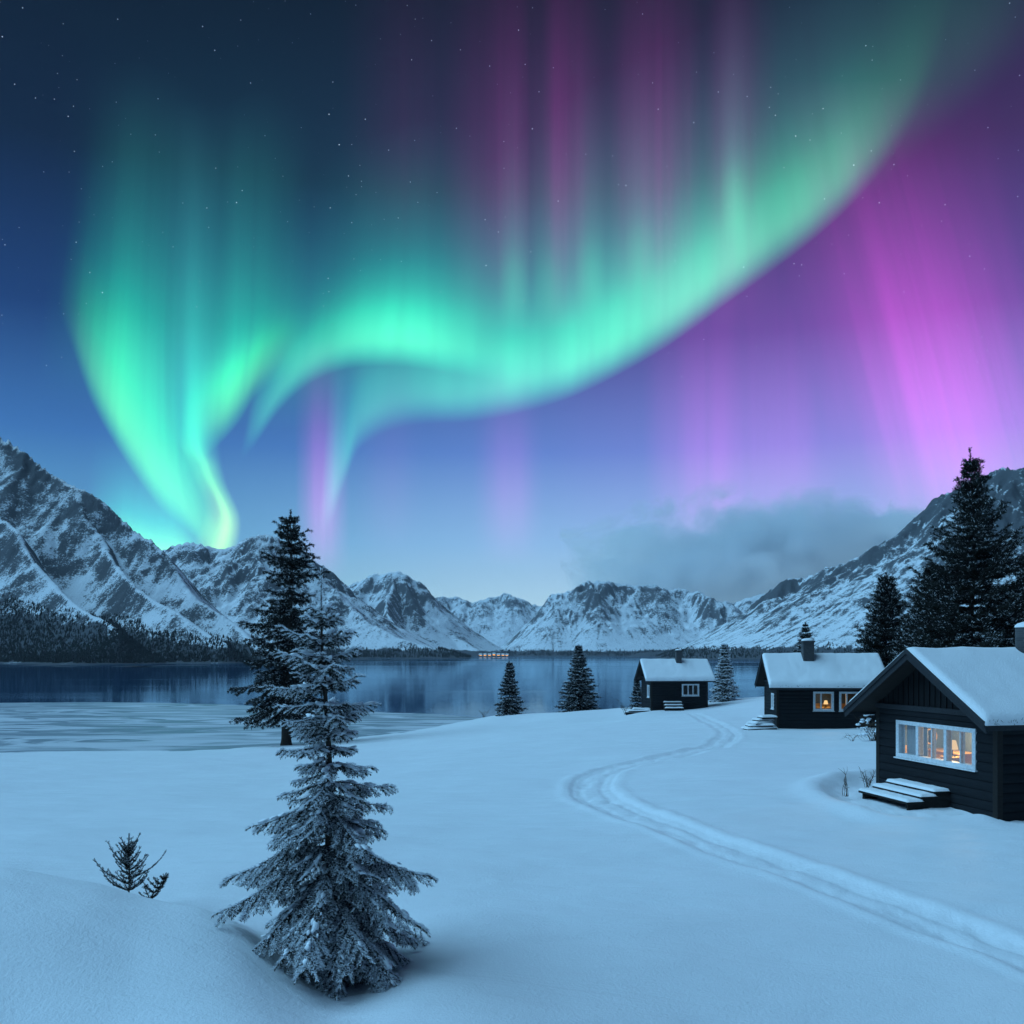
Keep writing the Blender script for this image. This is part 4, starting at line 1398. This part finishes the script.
def board_stack(label, loc, rz, ln, n, seed):
    rng = random.Random(seed)
    r = empty("board_stack", loc, rz)
    tag(r, label, "board stack")
    z = 0.0
    for k in range(n):
        h = rng.uniform(0.12, 0.17)
        wd = rng.uniform(0.75, 1.05) * (1 - 0.12 * k)
        l2 = ln * (1 - 0.13 * k) * rng.uniform(0.9, 1.05)
        ox = rng.uniform(-0.12, 0.12) + 0.12 * k
        q = MB()
        for j in range(4):
            y0 = -wd / 2 + wd * j / 4
            e0, e1 = rng.uniform(-0.08, 0.08), rng.uniform(-0.08, 0.08)
            q.box((ox - l2 / 2 + e0, y0 + 0.01, z - (0.25 if k == 0 else 0)), (ox + l2 / 2 + e1, y0 + wd / 4 - 0.01, z + h * 0.55))
        ly = q.build("board_layer", M['old_wood'], r, bevel=0.012)
        ly.rotation_euler = (0, rng.uniform(-.04, .04), rng.uniform(-0.22, 0.22))
        snow_pad("snow", (ox - l2 / 2 - .06, -wd / 2 - .05), (ox + l2 / 2 + .06, wd / 2 + .04), z + h * 0.55, 0.10, seed + k, ly)
        z += h * 0.55 + 0.055
    return r


p = P(757, 731, 45.2)
board_stack("low stack of boards under snow beside the gable of the middle cabin", (p.x, p.y, gz(p.x, p.y) - 0.02), math.radians(14), 1.5, 5, 80)
p = P(638, 711, 73.5)
board_stack("snow-capped pile of planks left of the farthest cabin", (p.x, p.y, gz(p.x, p.y) - 0.02), math.radians(4), 2.0, 3, 90)

# ------------------------------------------------------------------ spruces
ICO_V, ICO_F = None, None


def _ico():
    global ICO_V, ICO_F
    import bmesh
    b = bmesh.new()
    bmesh.ops.create_icosphere(b, subdivisions=2, radius=1.0)
    ICO_V = np.array([v.co[:] for v in b.verts])
    ICO_F = np.array([[v.index for v in f.verts] for f in b.faces])
    b.free()


_ico()


def unit(a):
    return a / np.maximum(np.linalg.norm(a, axis=-1, keepdims=True), 1e-9)


def spruce(label, loc, H, prof, seed, nl, nw, dens, whorls, per, snow=0.3, lump=0.0, z0=0.05, pitch=(-0.35, 0.9), droop=0.35, upturn=0.25, tw=0.42,
           twig_gap=0.10, lean=(0, 0), leader=0.06, needle='needle', trunk_r=None, gap=0.0, category="tree", group=None, hang=0.25, rag=0.25, sides=None, inter=1.6, snowz=0.08, extra=()):
    """prof: [(t, radius)] crown radius against relative height; pitch: (lowest, top) bough rise."""
    rng = np.random.default_rng(seed)
    root = empty("spruce_tree", loc)
    tag(root, label, category, group)
    # trunk
    tr = trunk_r or H * 0.014
    zs = np.linspace(-0.3, H, 26)
    wob = H * 0.006
    def axis(z):
        t_ = np.clip(z / H, 0, 1)
        return np.stack([lean[0] * t_ + wob * np.sin(t_ * 9 + seed), lean[1] * t_ + wob * np.cos(t_ * 7 + seed * 2)], -1)
    ax = axis(zs)
    mb = MB()
    rad = [max(tr * (1 - max(z, 0) / H) ** 0.85, 0.10 * nl + 0.002) * (1.35 if z < 0.05 * H * 0.3 else 1.0) for z in zs]
    mb.tube([(a[0], a[1], z) for a, z in zip(ax, zs)], rad, 9)
    segs, wood = [], mb
    lumps = []
    pt, pr = [p[0] for p in prof], [p[1] for p in prof]
    t_lo, t_hi = z0, 1 - leader
    for wi in range(whorls):
        tt = t_lo + (t_hi - t_lo) * max(0.0, (wi + rng.uniform(-0.25, 0.25)) / (whorls - 1)) ** 0.92
        tt = min(max(tt, t_lo), t_hi)
        n = max(3, int(round(per * rng.uniform(0.8, 1.2))))
        a0 = rng.uniform(0, 2 * np.pi)
        for k in range(n):
            if rng.random() < gap:
                continue
            az = a0 + 2 * np.pi * (k + rng.uniform(-0.3, 0.3)) / n
            R = np.interp(tt, pt, pr)
            L = R * rng.uniform(1 - rag, 1 + rag * 0.7)
            if sides:
                for sa, sw_, sm in sides:           # heavier or barer sides
                    dd = (az - sa + np.pi) % (2 * np.pi) - np.pi
                    L *= 1 + (sm - 1) * math.exp(-(dd / sw_) ** 2)
            p0 = pitch[0] + (pitch[1] - pitch[0]) * tt ** 1.5 + rng.uniform(-0.12, 0.12)
            segs.append(bough(rng, axis, H * tt, az, L, p0, droop * (1 - 0.6 * tt), upturn, tw, twig_gap, hang, nl, wood, lumps, lump))
    for wi in range(int(whorls * inter)):          # odd boughs between the whorls
        tt = t_lo + (t_hi - t_lo) * rng.random() ** 0.9
        L = np.interp(tt, pt, pr) * rng.uniform(0.45, 0.85)
        segs.append(bough(rng, axis, H * tt, rng.uniform(0, 2 * np.pi), L, pitch[0] + (pitch[1] - pitch[0]) * tt ** 1.5, droop * (1 - 0.6 * tt), upturn, tw, twig_gap, hang, nl, wood, lumps, lump))
    for tt, az, L, p0 in extra:
        segs.append(bough(rng, axis, H * tt, az, L, p0, droop * (1 - 0.6 * tt), upturn, tw, twig_gap, hang, nl, wood, lumps, lump))
    # short twigs up the leader
    for z in np.linspace(H * (1 - leader), H, 5):
        a = axis(np.array([z]))[0]
        segs.append((np.array([[a[0], a[1], z - H * leader * 0.3]]), np.array([[a[0], a[1], z]]), np.array([0.5])))
    A = np.concatenate([s[0] for s in segs])
    B = np.concatenate([s[1] for s in segs])
    E = np.concatenate([s[2] for s in segs])
    ln = np.linalg.norm(B - A, axis=1)
    cnt = np.maximum(1, rng.poisson(np.maximum(ln * dens, 0.6)))
    idx = np.repeat(np.arange(len(A)), cnt)
    N = len(idx)
    d = unit(B - A)[idx]
    f = rng.random(N)[:, None]
    pos = A[idx] + (B - A)[idx] * f
    rv = rng.normal(size=(N, 3))
    perp = unit(rv - (rv * d).sum(1, keepdims=True) * d)
    perp = unit(perp + np.array([0, 0, 0.15]))
    nd = unit(d * rng.uniform(0.5, 1.0, (N, 1)) + perp * rng.uniform(0.55, 0.95, (N, 1)))
    sz = nl * rng.uniform(0.7, 1.25, (N, 1))
    rw = rng.normal(size=(N, 3))
    wd = unit(np.cross(nd, rw)) * nw * rng.uniform(0.7, 1.2, (N, 1))
    tip = pos + nd * sz
    mid_ = pos + nd * sz * 0.45
    is_snow = (perp[:, 2] > snowz) & (rng.random(N) < snow * np.clip(0.35 + E[idx], 0, 1.25))
    lift = np.where(is_snow, nl * 0.12, 0)[:, None] * np.array([0, 0, 1.0])
    V = np.stack([pos + lift, mid_ + wd * 0.5 + lift, tip + lift, mid_ - wd * 0.5 + lift], 1)
    quad = np.arange(4)[None]

    def emit(name, sel, mat):
        vv = V[sel].reshape(-1, 3)
        return mesh_np(name, vv, np.arange(len(vv)).reshape(-1, 4), mat, parent=root)
    emit("crown", ~is_snow, M[needle])
    wood.build("trunk", M['bark'], root)
    sv = V[is_snow].reshape(-1, 3)
    sf = np.arange(len(sv)).reshape(-1, 4)
    if len(sv):
        sno = mesh_np("snow", sv, sf, M['tree_snow'], parent=root)
        if lumps:
            LP = np.array([l[0] for l in lumps])
            LD = unit(np.array([l[1] for l in lumps]))
            LS = np.array([l[2] for l in lumps])
            side = unit(np.cross(LD, np.array([0, 0, 1.0])) + 1e-6)
            up = np.cross(side, LD)
            nv = len(ICO_V)
            jit = 1 + 0.28 * rng.normal(size=(len(LP), nv, 1)).clip(-1.5, 1.5)
            iv = ICO_V[None] * jit
            vv = LP[:, None] + LS[:, None, None] * (iv[..., :1] * LD[:, None] * 1.7 + iv[..., 1:2] * side[:, None] * 0.8 + iv[..., 2:] * up[:, None] * 0.5)
            ff = ICO_F[None] + (np.arange(len(LP)) * nv)[:, None, None]
            mesh_np("snow_clumps", vv.reshape(-1, 3), ff.reshape(-1, 3), M['tree_snow'], parent=sno, smooth=True)['kind'] = 'stuff'
    return root


def bough(rng, axis, zb, az, L, p0, droop, upturn, tw, gap, hang, nl, wood, lumps, lump):
    n = 9
    s = np.linspace(0, 1, n)
    bend = rng.uniform(-0.25, 0.25)
    aa = az + bend * s
    a = axis(np.array([zb]))[0]
    hx = np.cumsum(np.concatenate([[0], np.diff(s) * np.cos(aa[1:])])) * L
    hy = np.cumsum(np.concatenate([[0], np.diff(s) * np.sin(aa[1:])])) * L
    hz = L * (p0 * s - droop * s ** 1.6 + upturn * s ** 4)
    P_ = np.stack([a[0] + hx, a[1] + hy, zb + hz], 1)
    r0 = max(0.010 * L + 0.003, nl * 0.06)
    wood.tube([tuple(q) for q in P_], [r0 * (1 - 0.8 * q) for q in s], 5)
    SA, SB, SE = [P_[1:-1]], [P_[2:]], [s[2:]]
    m = max(3, int(L / gap))
    ts = np.linspace(0.10, 0.98, m) + rng.uniform(-0.02, 0.02, m)
    for k, t_ in enumerate(ts):
        t_ = min(max(t_, 0.02), 0.99)
        base_ = np.array([np.interp(t_, s, P_[:, c]) for c in range(3)])
        i = min(int(t_ * (n - 1)), n - 2)
        d = P_[i + 1] - P_[i]
        d = d / (np.linalg.norm(d) + 1e-9)
        side = np.cross(d, [0, 0, 1.0])
        side /= np.linalg.norm(side) + 1e-9
        for sg in (-1, 1):
            if rng.random() < 0.12:
                continue
            tl = L * tw * (1 - 0.75 * t_) * min(1.0, 0.35 + 2.2 * t_) * rng.uniform(0.65, 1.2) + nl * 1.2
            sp = rng.uniform(0.55, 0.95)
            td = d * sp + side * sg * (1.05 - 0.3 * sp) + np.array([0, 0, -hang * rng.uniform(0.4, 1.6)])
            td /= np.linalg.norm(td)
            m1 = base_ + td * tl * 0.55
            td2 = td + np.array([0, 0, -hang * 0.7]) + d * 0.25
            td2 /= np.linalg.norm(td2)
            e = m1 + td2 * tl * 0.45
            SA.append(np.array([base_, m1]))
            SB.append(np.array([m1, e]))
            SE.append(np.array([t_, t_]))
            if tl > nl * 7:                       # side sprays on the longer twigs
                for q in (0.35, 0.6, 0.8):
                    for s2 in (-1, 1):
                        b2 = base_ + (e - base_) * q
                        d2 = td * 0.8 + d * 0.55 * s2 + np.array([0, 0, -hang * 0.8])
                        d2 /= np.linalg.norm(d2)
                        SA.append(b2[None])
                        SB.append((b2 + d2 * tl * 0.30 * rng.uniform(0.7, 1.2))[None])
                        SE.append(np.array([t_]))
    if lump:
        for t_ in np.arange(0.15, 0.97, max(0.02, nl * 1.5 / L)):
            if rng.random() < lump:
                i = min(int(t_ * (n - 1)), n - 2)
                q = P_[i] + (P_[i + 1] - P_[i]) * (t_ * (n - 1) - i)
                d = P_[i + 1] - P_[i]
                off = rng.normal(size=3) * np.array([1, 1, 0.2]) * nl * (0.3 + 1.0 * math.sin(math.pi * t_))
                lumps.append((q + off + np.array([0, 0, nl * rng.uniform(0.25, 0.6)]), d, nl * rng.uniform(0.3, 1.2) ** 1.3))
    return np.concatenate(SA), np.concatenate(SB), np.concatenate(SE)


def site(px, depth):
    x, y = (px - 512) / F * depth, depth
    return (x, y, gz(x, y))


# the frosted young spruce in the drift
s0 = site(333, 8.75)
spruce("frosted young spruce with a bare spiky top, standing in the foreground snow hollow", s0, 4.02,
       [(0.0, 0.50), (0.10, 0.80), (0.18, 0.86), (0.30, 0.78), (0.38, 0.62), (0.45, 0.54), (0.53, 0.40), (0.60, 0.36), (0.66, 0.43), (0.72, 0.44), (0.80, 0.34), (0.86, 0.22), (0.93, 0.12)], 41, 0.030, 0.0060, 680, 22, 6,
       snow=1.0, snowz=-0.02, inter=3.2, lump=0.5, z0=0.075, pitch=(-0.32, 0.75), droop=0.62, upturn=0.20, tw=0.40, twig_gap=0.050, lean=(-0.11, 0.0), leader=0.11, hang=0.50, rag=0.48, trunk_r=0.055,
       extra=[(0.36, 3.2, 1.00, -0.16), (0.31, 3.5, 1.02, -0.16), (0.33, -0.15, 1.0, 0.0), (0.30, -0.4, 1.05, -0.25), (0.17, -1.75, 0.75, -0.15), (0.19, -1.3, 0.85, -0.20), (0.16, -2.2, 0.8, -0.15), (0.25, -1.6, 0.8, -0.3), (0.24, -2.4, 0.85, -0.25)])

# the tall dark spruce behind it
s1 = site(285, 74)
spruce("tall ragged dark spruce with a bare lower trunk, behind the frosted young one", s1, 19.6,
       [(0.0, 1.5), (0.12, 3.2), (0.25, 3.7), (0.42, 3.3), (0.55, 2.9), (0.62, 1.9), (0.70, 2.3), (0.80, 1.6), (0.90, 1.0), (0.97, 0.3)], 8, 0.22, 0.055, 95, 24, 6,
       snow=0.16, lump=0.0, z0=0.15, pitch=(-0.40, 0.55), droop=0.35, upturn=0.22, tw=0.34, twig_gap=0.42, lean=(0.6, 0), leader=0.05, needle='needle_dark', hang=0.45, rag=0.45, gap=0.14, trunk_r=0.42,
       sides=[(3.14, 0.7, 1.15)])

# the dark group behind the near cabin
spruce("tallest broad dark spruce, rising behind the nearest cabin's roof", site(972, 38), 12.2,
       [(0.0, 2.0), (0.15, 2.6), (0.30, 2.6), (0.45, 2.2), (0.60, 1.65), (0.75, 1.0), (0.88, 0.46), (0.95, 0.20)], 21, 0.13, 0.026, 130, 36, 7,
       snow=0.09, z0=0.06, pitch=(-0.15, 0.55), droop=0.28, upturn=0.34, tw=0.27, twig_gap=0.19, needle='needle_dark', hang=0.30, rag=0.42, leader=0.055, group="dark spruces behind the nearest cabin")
spruce("middle dark spruce, half hidden by the tallest one behind the nearest cabin", site(931, 44), 8.1,
       [(0.0, 1.6), (0.2, 2.0), (0.4, 1.7), (0.6, 1.2), (0.8, 0.72), (0.95, 0.2)], 33, 0.15, 0.030, 100, 30, 7,
       snow=0.10, z0=0.06, pitch=(-0.15, 0.8), droop=0.28, upturn=0.28, tw=0.40, twig_gap=0.24, needle='needle_dark', rag=0.4, leader=0.06, group="dark spruces behind the nearest cabin")
spruce("narrow dark spruce between the middle cabin's roof and the nearest cabin", site(886, 50), 8.25,
       [(0.0, 1.9), (0.2, 1.95), (0.4, 1.6), (0.6, 1.15), (0.8, 0.6), (0.95, 0.18)], 37, 0.16, 0.032, 95, 34, 7,
       snow=0.12, z0=0.06, pitch=(-0.1, 0.55), droop=0.26, upturn=0.28, tw=0.40, twig_gap=0.26, needle='needle_dark', rag=0.3, leader=0.05, group="dark spruces behind the nearest cabin")
spruce("rightmost dark spruce, cut by the edge of the picture above the near chimney", site(1030, 41), 7.6,
       [(0.0, 2.0), (0.2, 2.3), (0.4, 2.0), (0.6, 1.5), (0.8, 0.8), (0.95, 0.2)], 39, 0.14, 0.028, 100, 30, 8,
       snow=0.22, z0=0.06, pitch=(-0.2, 0.7), droop=0.30, upturn=0.26, tw=0.40, twig_gap=0.24, needle='needle_dark', rag=0.35, group="dark spruces behind the nearest cabin")
spruce("spruce top showing behind the chimney of the middle cabin", site(805, 56), 5.7,
       [(0.0, 1.1), (0.3, 0.95), (0.6, 0.6), (0.8, 0.34), (0.90, 0.16), (0.97, 0.03)], 43, 0.10, 0.024, 150, 26, 6, snow=0.15, pitch=(-0.1, 0.3), leader=0.03, tw=0.32, twig_gap=0.28, needle='needle_dark', rag=0.35)
# the small ones at the shore
spruce("small narrow dark spruce on the shore, left of the other shore spruces", site(509.5, 99), 5.9,
       [(0.0, 1.55), (0.15, 1.5), (0.4, 1.0), (0.7, 0.48), (0.88, 0.20), (0.95, 0.06)], 51, 0.20, 0.045, 85, 18, 7, snow=0.30, z0=0.04, leader=0.03, pitch=(-0.25, 0.30), droop=0.25, upturn=0.2, tw=0.42, twig_gap=0.36, needle='needle_dark', rag=0.3)
spruce("bushy dark spruce on the shore, between the small narrow one and the farthest cabin", site(579, 93), 6.9,
       [(0.0, 2.0), (0.15, 1.95), (0.4, 1.35), (0.7, 0.62), (0.88, 0.26), (0.95, 0.07)], 53, 0.20, 0.045, 95, 20, 8, snow=0.30, z0=0.03, leader=0.03, pitch=(-0.25, 0.30), droop=0.25, upturn=0.2, tw=0.42, twig_gap=0.34, needle='needle_dark', rag=0.3)
spruce("snow-dusted pale spruce standing between the farthest and the middle cabin", site(724.5, 79), 5.1,
       [(0.0, 1.2), (0.12, 1.2), (0.4, 0.75), (0.7, 0.34), (0.88, 0.15), (0.95, 0.05)], 57, 0.16, 0.036, 120, 20, 8, snowz=-0.25, snow=0.98, z0=0.03, leader=0.03, pitch=(-0.25, 0.25), droop=0.25, upturn=0.18, tw=0.42, twig_gap=0.28, rag=0.25)
spruce("tiny dark spruce in front of the lake, at the gable of the farthest cabin", site(637, 80), 2.7,
       [(0.0, 0.5), (0.15, 0.5), (0.4, 0.4), (0.7, 0.22), (0.95, 0.06)], 59, 0.14, 0.034, 90, 12, 6, snow=0.3, z0=0.03, tw=0.42, twig_gap=0.25, needle='needle_dark')
# the sapling behind the drift
spruce("knee-high bare-looking spruce sapling poking out behind the foreground drift", site(129, 10.6), 0.86,
       [(0.0, 0.26), (0.2, 0.30), (0.35, 0.22), (0.6, 0.13), (0.8, 0.09), (0.95, 0.04)], 61, 0.018, 0.0045, 800, 10, 5, snow=0.22, z0=0.20, pitch=(0.35, 1.3), droop=0.0, upturn=0.30, tw=0.15,
       twig_gap=0.045, leader=0.22, needle='needle_dark', hang=-0.1, rag=0.4, trunk_r=0.012, inter=0.8, extra=[(0.30, 3.0, 0.42, 0.35), (0.36, 0.1, 0.40, 0.45), (0.5, 2.9, 0.30, 0.7)])
spruce("little spruce twig sticking out of the snow just right of the sapling", site(146, 10.2), 0.30,
       [(0.0, 0.10), (0.4, 0.16), (0.7, 0.10), (0.95, 0.03)], 63, 0.018, 0.0045, 800, 5, 4, snow=0.0, inter=0, z0=0.2, pitch=(0.4, 1.0), droop=0.0, upturn=0.2, tw=0.25, twig_gap=0.05, needle='needle_dark', hang=-0.1,
       lean=(0.22, 0), trunk_r=0.008)

# ------------------------------------------------------------------ dry shrubs poking through the snow


def shrub(label, loc, h, n, seed, spread=0.5, snowy=False, arch=False):
    rng = random.Random(seed)
    r = empty("bare_shrub", loc)
    tag(r, label, "shrub")
    mb = MB()
    for i in range(n):
        a = rng.uniform(0, 6.28)
        l = h * rng.uniform(0.6, 1.1)
        b = (rng.uniform(-.1, .1) * h, rng.uniform(-.1, .1) * h, -0.1)
        pts = []
        for k in range(8):
            s = k / 7
            pts.append((b[0] + math.cos(a) * spread * l * s ** 1.4 + rng.uniform(-.02, .02) * h, b[1] + math.sin(a) * spread * l * s ** 1.4 + rng.uniform(-.02, .02) * h,
                        b[2] + l * (1.5 * s - 1.2 * s * s if arch else s)))
        mb.tube(pts, [0.009 * h * (1 - 0.75 * k / 7) + 0.0015 for k in range(8)], 5)
        for k in range(rng.randint(1, 4)):
            j = rng.randint(3, 6)
            p_ = Vector(pts[j])
            d = Vector((rng.uniform(-1, 1), rng.uniform(-1, 1), rng.uniform(0.0, 1.0))).normalized() * l * rng.uniform(0.15, 0.35)
            mb.tube([p_, p_ + d * 0.5 + Vector((0, 0, .01)), p_ + d], [0.005 * h + 0.002, 0.004 * h + .002, 0.002], 4)
    mb.build("twigs", M['twig'], r)
    if snowy:
        vs, fs = [], []
        for i in range(60):
            q = Vector((rng.uniform(-1, 1) * spread * h * 0.7, rng.uniform(-1, 1) * spread * h * .7, rng.uniform(0.1, 0.9) * h))
            s = rng.uniform(0.02, 0.06) * h
            fs.append(ICO_F + len(vs) * len(ICO_V))
            vs.append(ICO_V * np.array([s * 1.5, s * 1.5, s * 0.7]) * (1 + 0.2 * np.random.default_rng(seed + i).normal(size=(len(ICO_V), 1)).clip(-1, 1)) + np.array(q))
        mesh_np("snow", np.concatenate(vs), np.concatenate(fs), M['tree_snow'], parent=r, smooth=True)['kind'] = 'stuff'
    return r


p = on_ground(868, 787)
shrub("dry twiggy shrub at the far corner of the nearest cabin's gable wall", tuple(p), 0.55, 12, 3, 0.35)
p = on_ground(846, 792)
shrub("few thin grass stalks sticking out of the dug-out snow left of the nearest cabin", tuple(p), 0.62, 6, 4, 0.16)
p = P(873, 738, 36)
shrub("snow-covered bush in the gap between the middle and the nearest cabin", (p.x, p.y, gz(p.x, p.y)), 1.25, 22, 5, 0.6, True)
p = on_ground(853, 741)
shrub("bent bare twigs arching out of the snow in front of the middle cabin", tuple(p), 0.75, 5, 6, 0.9, False, True)
p = P(626, 711, 75)
shrub("thin bare bush beside the planks left of the farthest cabin", (p.x, p.y, gz(p.x, p.y)), 1.3, 12, 7, 0.5)
p = P(484, 719, 104)
shrub("frosty low bush at the lake edge left of the small narrow spruce", (p.x, p.y, gz(p.x, p.y)), 1.1, 14, 8, 0.8)

# ------------------------------------------------------------------ forests along the feet of the mountains


def tree_template(seed, n=7):
    rng = np.random.default_rng(seed)
    vs, fs = [], []
    for lv, (zb, zt, r) in enumerate(((0.05, 0.45, 0.24), (0.22, 0.62, 0.20), (0.42, 0.80, 0.15), (0.62, 1.0, 0.10))):
        b = len(vs)
        for k in range(n):
            a = 2 * np.pi * k / n + lv
            rr = r * (1.15 if k % 2 else 0.75) * rng.uniform(0.85, 1.15)
            vs.append((rr * np.cos(a), rr * np.sin(a), zb + rng.uniform(-0.03, 0.03)))
        vs.append((0, 0, zt))
        fs += [(b + k, b + (k + 1) % n, b + n) for k in range(n)]
    return np.array(vs), np.array(fs)


def forest(name, label, mt, count, area, hmax, hr, seed, mat, clear=None):
    """area: ((x0,y0),(x1,y1)) world box; trees stand where the slope is above water and below hmax."""
    rng = np.random.default_rng(seed)
    x = rng.uniform(area[0][0], area[1][0], count * 6)
    y = rng.uniform(area[0][1], area[1][1], count * 6)
    z = mount_z(mt, x, y)
    lim = (hmax(x) if callable(hmax) else hmax) + 8 * fbm(x / 60, y / 60, seed, 3)
    if callable(clear):
        keepc = ~clear(x, y)
    else:
        keepc = np.ones(len(x), bool)
    ok = (z > WATER + 0.7) & (z < WATER + lim) & keepc & (fbm(x / 25, y / 25, seed + 4, 3) > -0.42)
    x, y, z = x[ok][:count], y[ok][:count], z[ok][:count]
    tv_, tf_ = tree_template(seed)
    n = len(x)
    h = rng.uniform(hr[0], hr[1], n)
    a = rng.uniform(0, 2 * np.pi, n)
    c, s = np.cos(a)[:, None], np.sin(a)[:, None]
    fat = rng.uniform(0.8, 1.3, n)[:, None]
    vx = (tv_[None, :, 0] * c - tv_[None, :, 1] * s) * h[:, None] * fat + x[:, None]
    vy = (tv_[None, :, 0] * s + tv_[None, :, 1] * c) * h[:, None] * fat + y[:, None]
    vz = tv_[None, :, 2] * h[:, None] + z[:, None] - 0.1
    V = np.stack([vx, vy, vz], -1).reshape(-1, 3)
    Fq = (tf_[None] + (np.arange(n) * len(tv_))[:, None, None]).reshape(-1, 3)
    o = mesh_np(name, V, Fq, mat)
    return tag(o, label, "forest", kind='stuff')


m, t = material('far_conifers')
nz_ = t.n('ShaderNodeSeparateXYZ', {0: t.n('ShaderNodeNewGeometry').outputs['Normal']}).outputs[2]
ns = t.noise(t.n('ShaderNodeTexCoord').outputs['Object'], 0.6, 3, 0.7)
principled(t, Base_Color=t.mix(t.sstep(ns, 0.64, 0.80), (0.020, 0.026, 0.024, 1), (0.35, 0.38, 0.42, 1)), Roughness=0.85, Specular_IOR_Level=0.1)
M['far_conifers'] = m


def bare_left(x, y):
    q = fbm(x / 34, y / 20, 77, 3)
    return (q > 0.05) & (y < 590 + 30 * perlin(x / 80, x * 0, 5)) & (x > -300)


forest("forest", "dark conifer forest covering the foot of the left mountain along the lake", MT['left'], 24000, ((-620, 500), (-120, 900)), lambda x: 13 + np.clip(-210 - x, -30, 400) * 0.18, (2.0, 4.2), 5, M['far_conifers'], bare_left)
forest("forest", "thin dark band of forest under the ridge with the rounded summit", MT['peak'], 3000, ((-520, 1250), (0, 1650)), 14, (3, 6), 6, M['far_conifers'])
forest("forest", "dark strip of forest at the foot of the broad middle mountain", MT['centre'], 2500, ((-150, 2150), (800, 2550)), 13, (4, 8), 7, M['far_conifers'])
forest("forest", "dark forest along the foot of the right mountain behind the cabins", MT['right'], 6000, ((150, 850), (1000, 1900)), 15, (2.5, 5), 8, M['far_conifers'])

# ------------------------------------------------------------------ the lit hamlet on the far shore


def hut(px, depth, wd, hh, label, lit=True):
    x = (px - 512) / F * depth
    r = empty("lakeside_house", (x, depth, WATER + 0.9))
    tag(r, label, "house", "lit houses of the hamlet on the far shore")
    mb = MB()
    mb.box((-wd / 2, -3, -2.5), (wd / 2, 3, hh))
    mb.build("wall", M['log'], r)
    mb = MB()
    mb.add([(-wd / 2 - .5, -3.6, hh - .3), (wd / 2 + .5, -3.6, hh - .3), (wd / 2 + .5, 0, hh + 2.6), (-wd / 2 - .5, 0, hh + 2.6), (wd / 2 + .5, 3.6, hh - .3), (-wd / 2 - .5, 3.6, hh - .3)],
           [(0, 1, 2, 3), (3, 2, 4, 5), (0, 3, 5), (1, 4, 2)])
    mb.build("roof", M['roof_snow'], r)
    for k in range(3):
        q = MB()
        x0 = -wd / 2 + wd * (k + 0.5) / 3
        q.box((x0 - 0.42, -3.05, hh * 0.40), (x0 + 0.42, -3.0, hh * 0.68))
        q.build("window", M['lit'], r)
    return r


SAY = ["leftmost lit house of the hamlet on the far shore", "second lit house from the left on the far shore", "third lit house from the left on the far shore", "tall lit house in the middle of the far hamlet",
       "wide lit house right of the tall one in the far hamlet", "second lit house from the right on the far shore", "rightmost lit house of the hamlet on the far shore"]
for i, (px, wd, hh) in enumerate(((480.5, 6.5, 3.4), (485, 6, 3.6), (489.5, 6.5, 3.4), (494, 6, 5.2), (498.5, 7.5, 3.6), (503, 6, 3.4), (507, 6, 3.2))):
    hut(px, 1990 + 8 * (i % 3), wd, hh, SAY[i])

# ------------------------------------------------------------------ the air
m, t = material('haze_air')
pv = t.n('ShaderNodeVolumePrincipled', {'Color': (0.80, 0.88, 0.95, 1), 'Density': 0.00007, 'Anisotropy': 0.0})
t.t.links.new(pv.outputs[0], t.n('ShaderNodeOutputMaterial').inputs['Volume'])
mb = MB()
mb.box((-12000, -3300, -9.2), (12000, 5900, 520))
haze = mb.build("haze", m)
tag(haze, "thin cold night haze over the lake and mountains", "haze", kind='stuff')
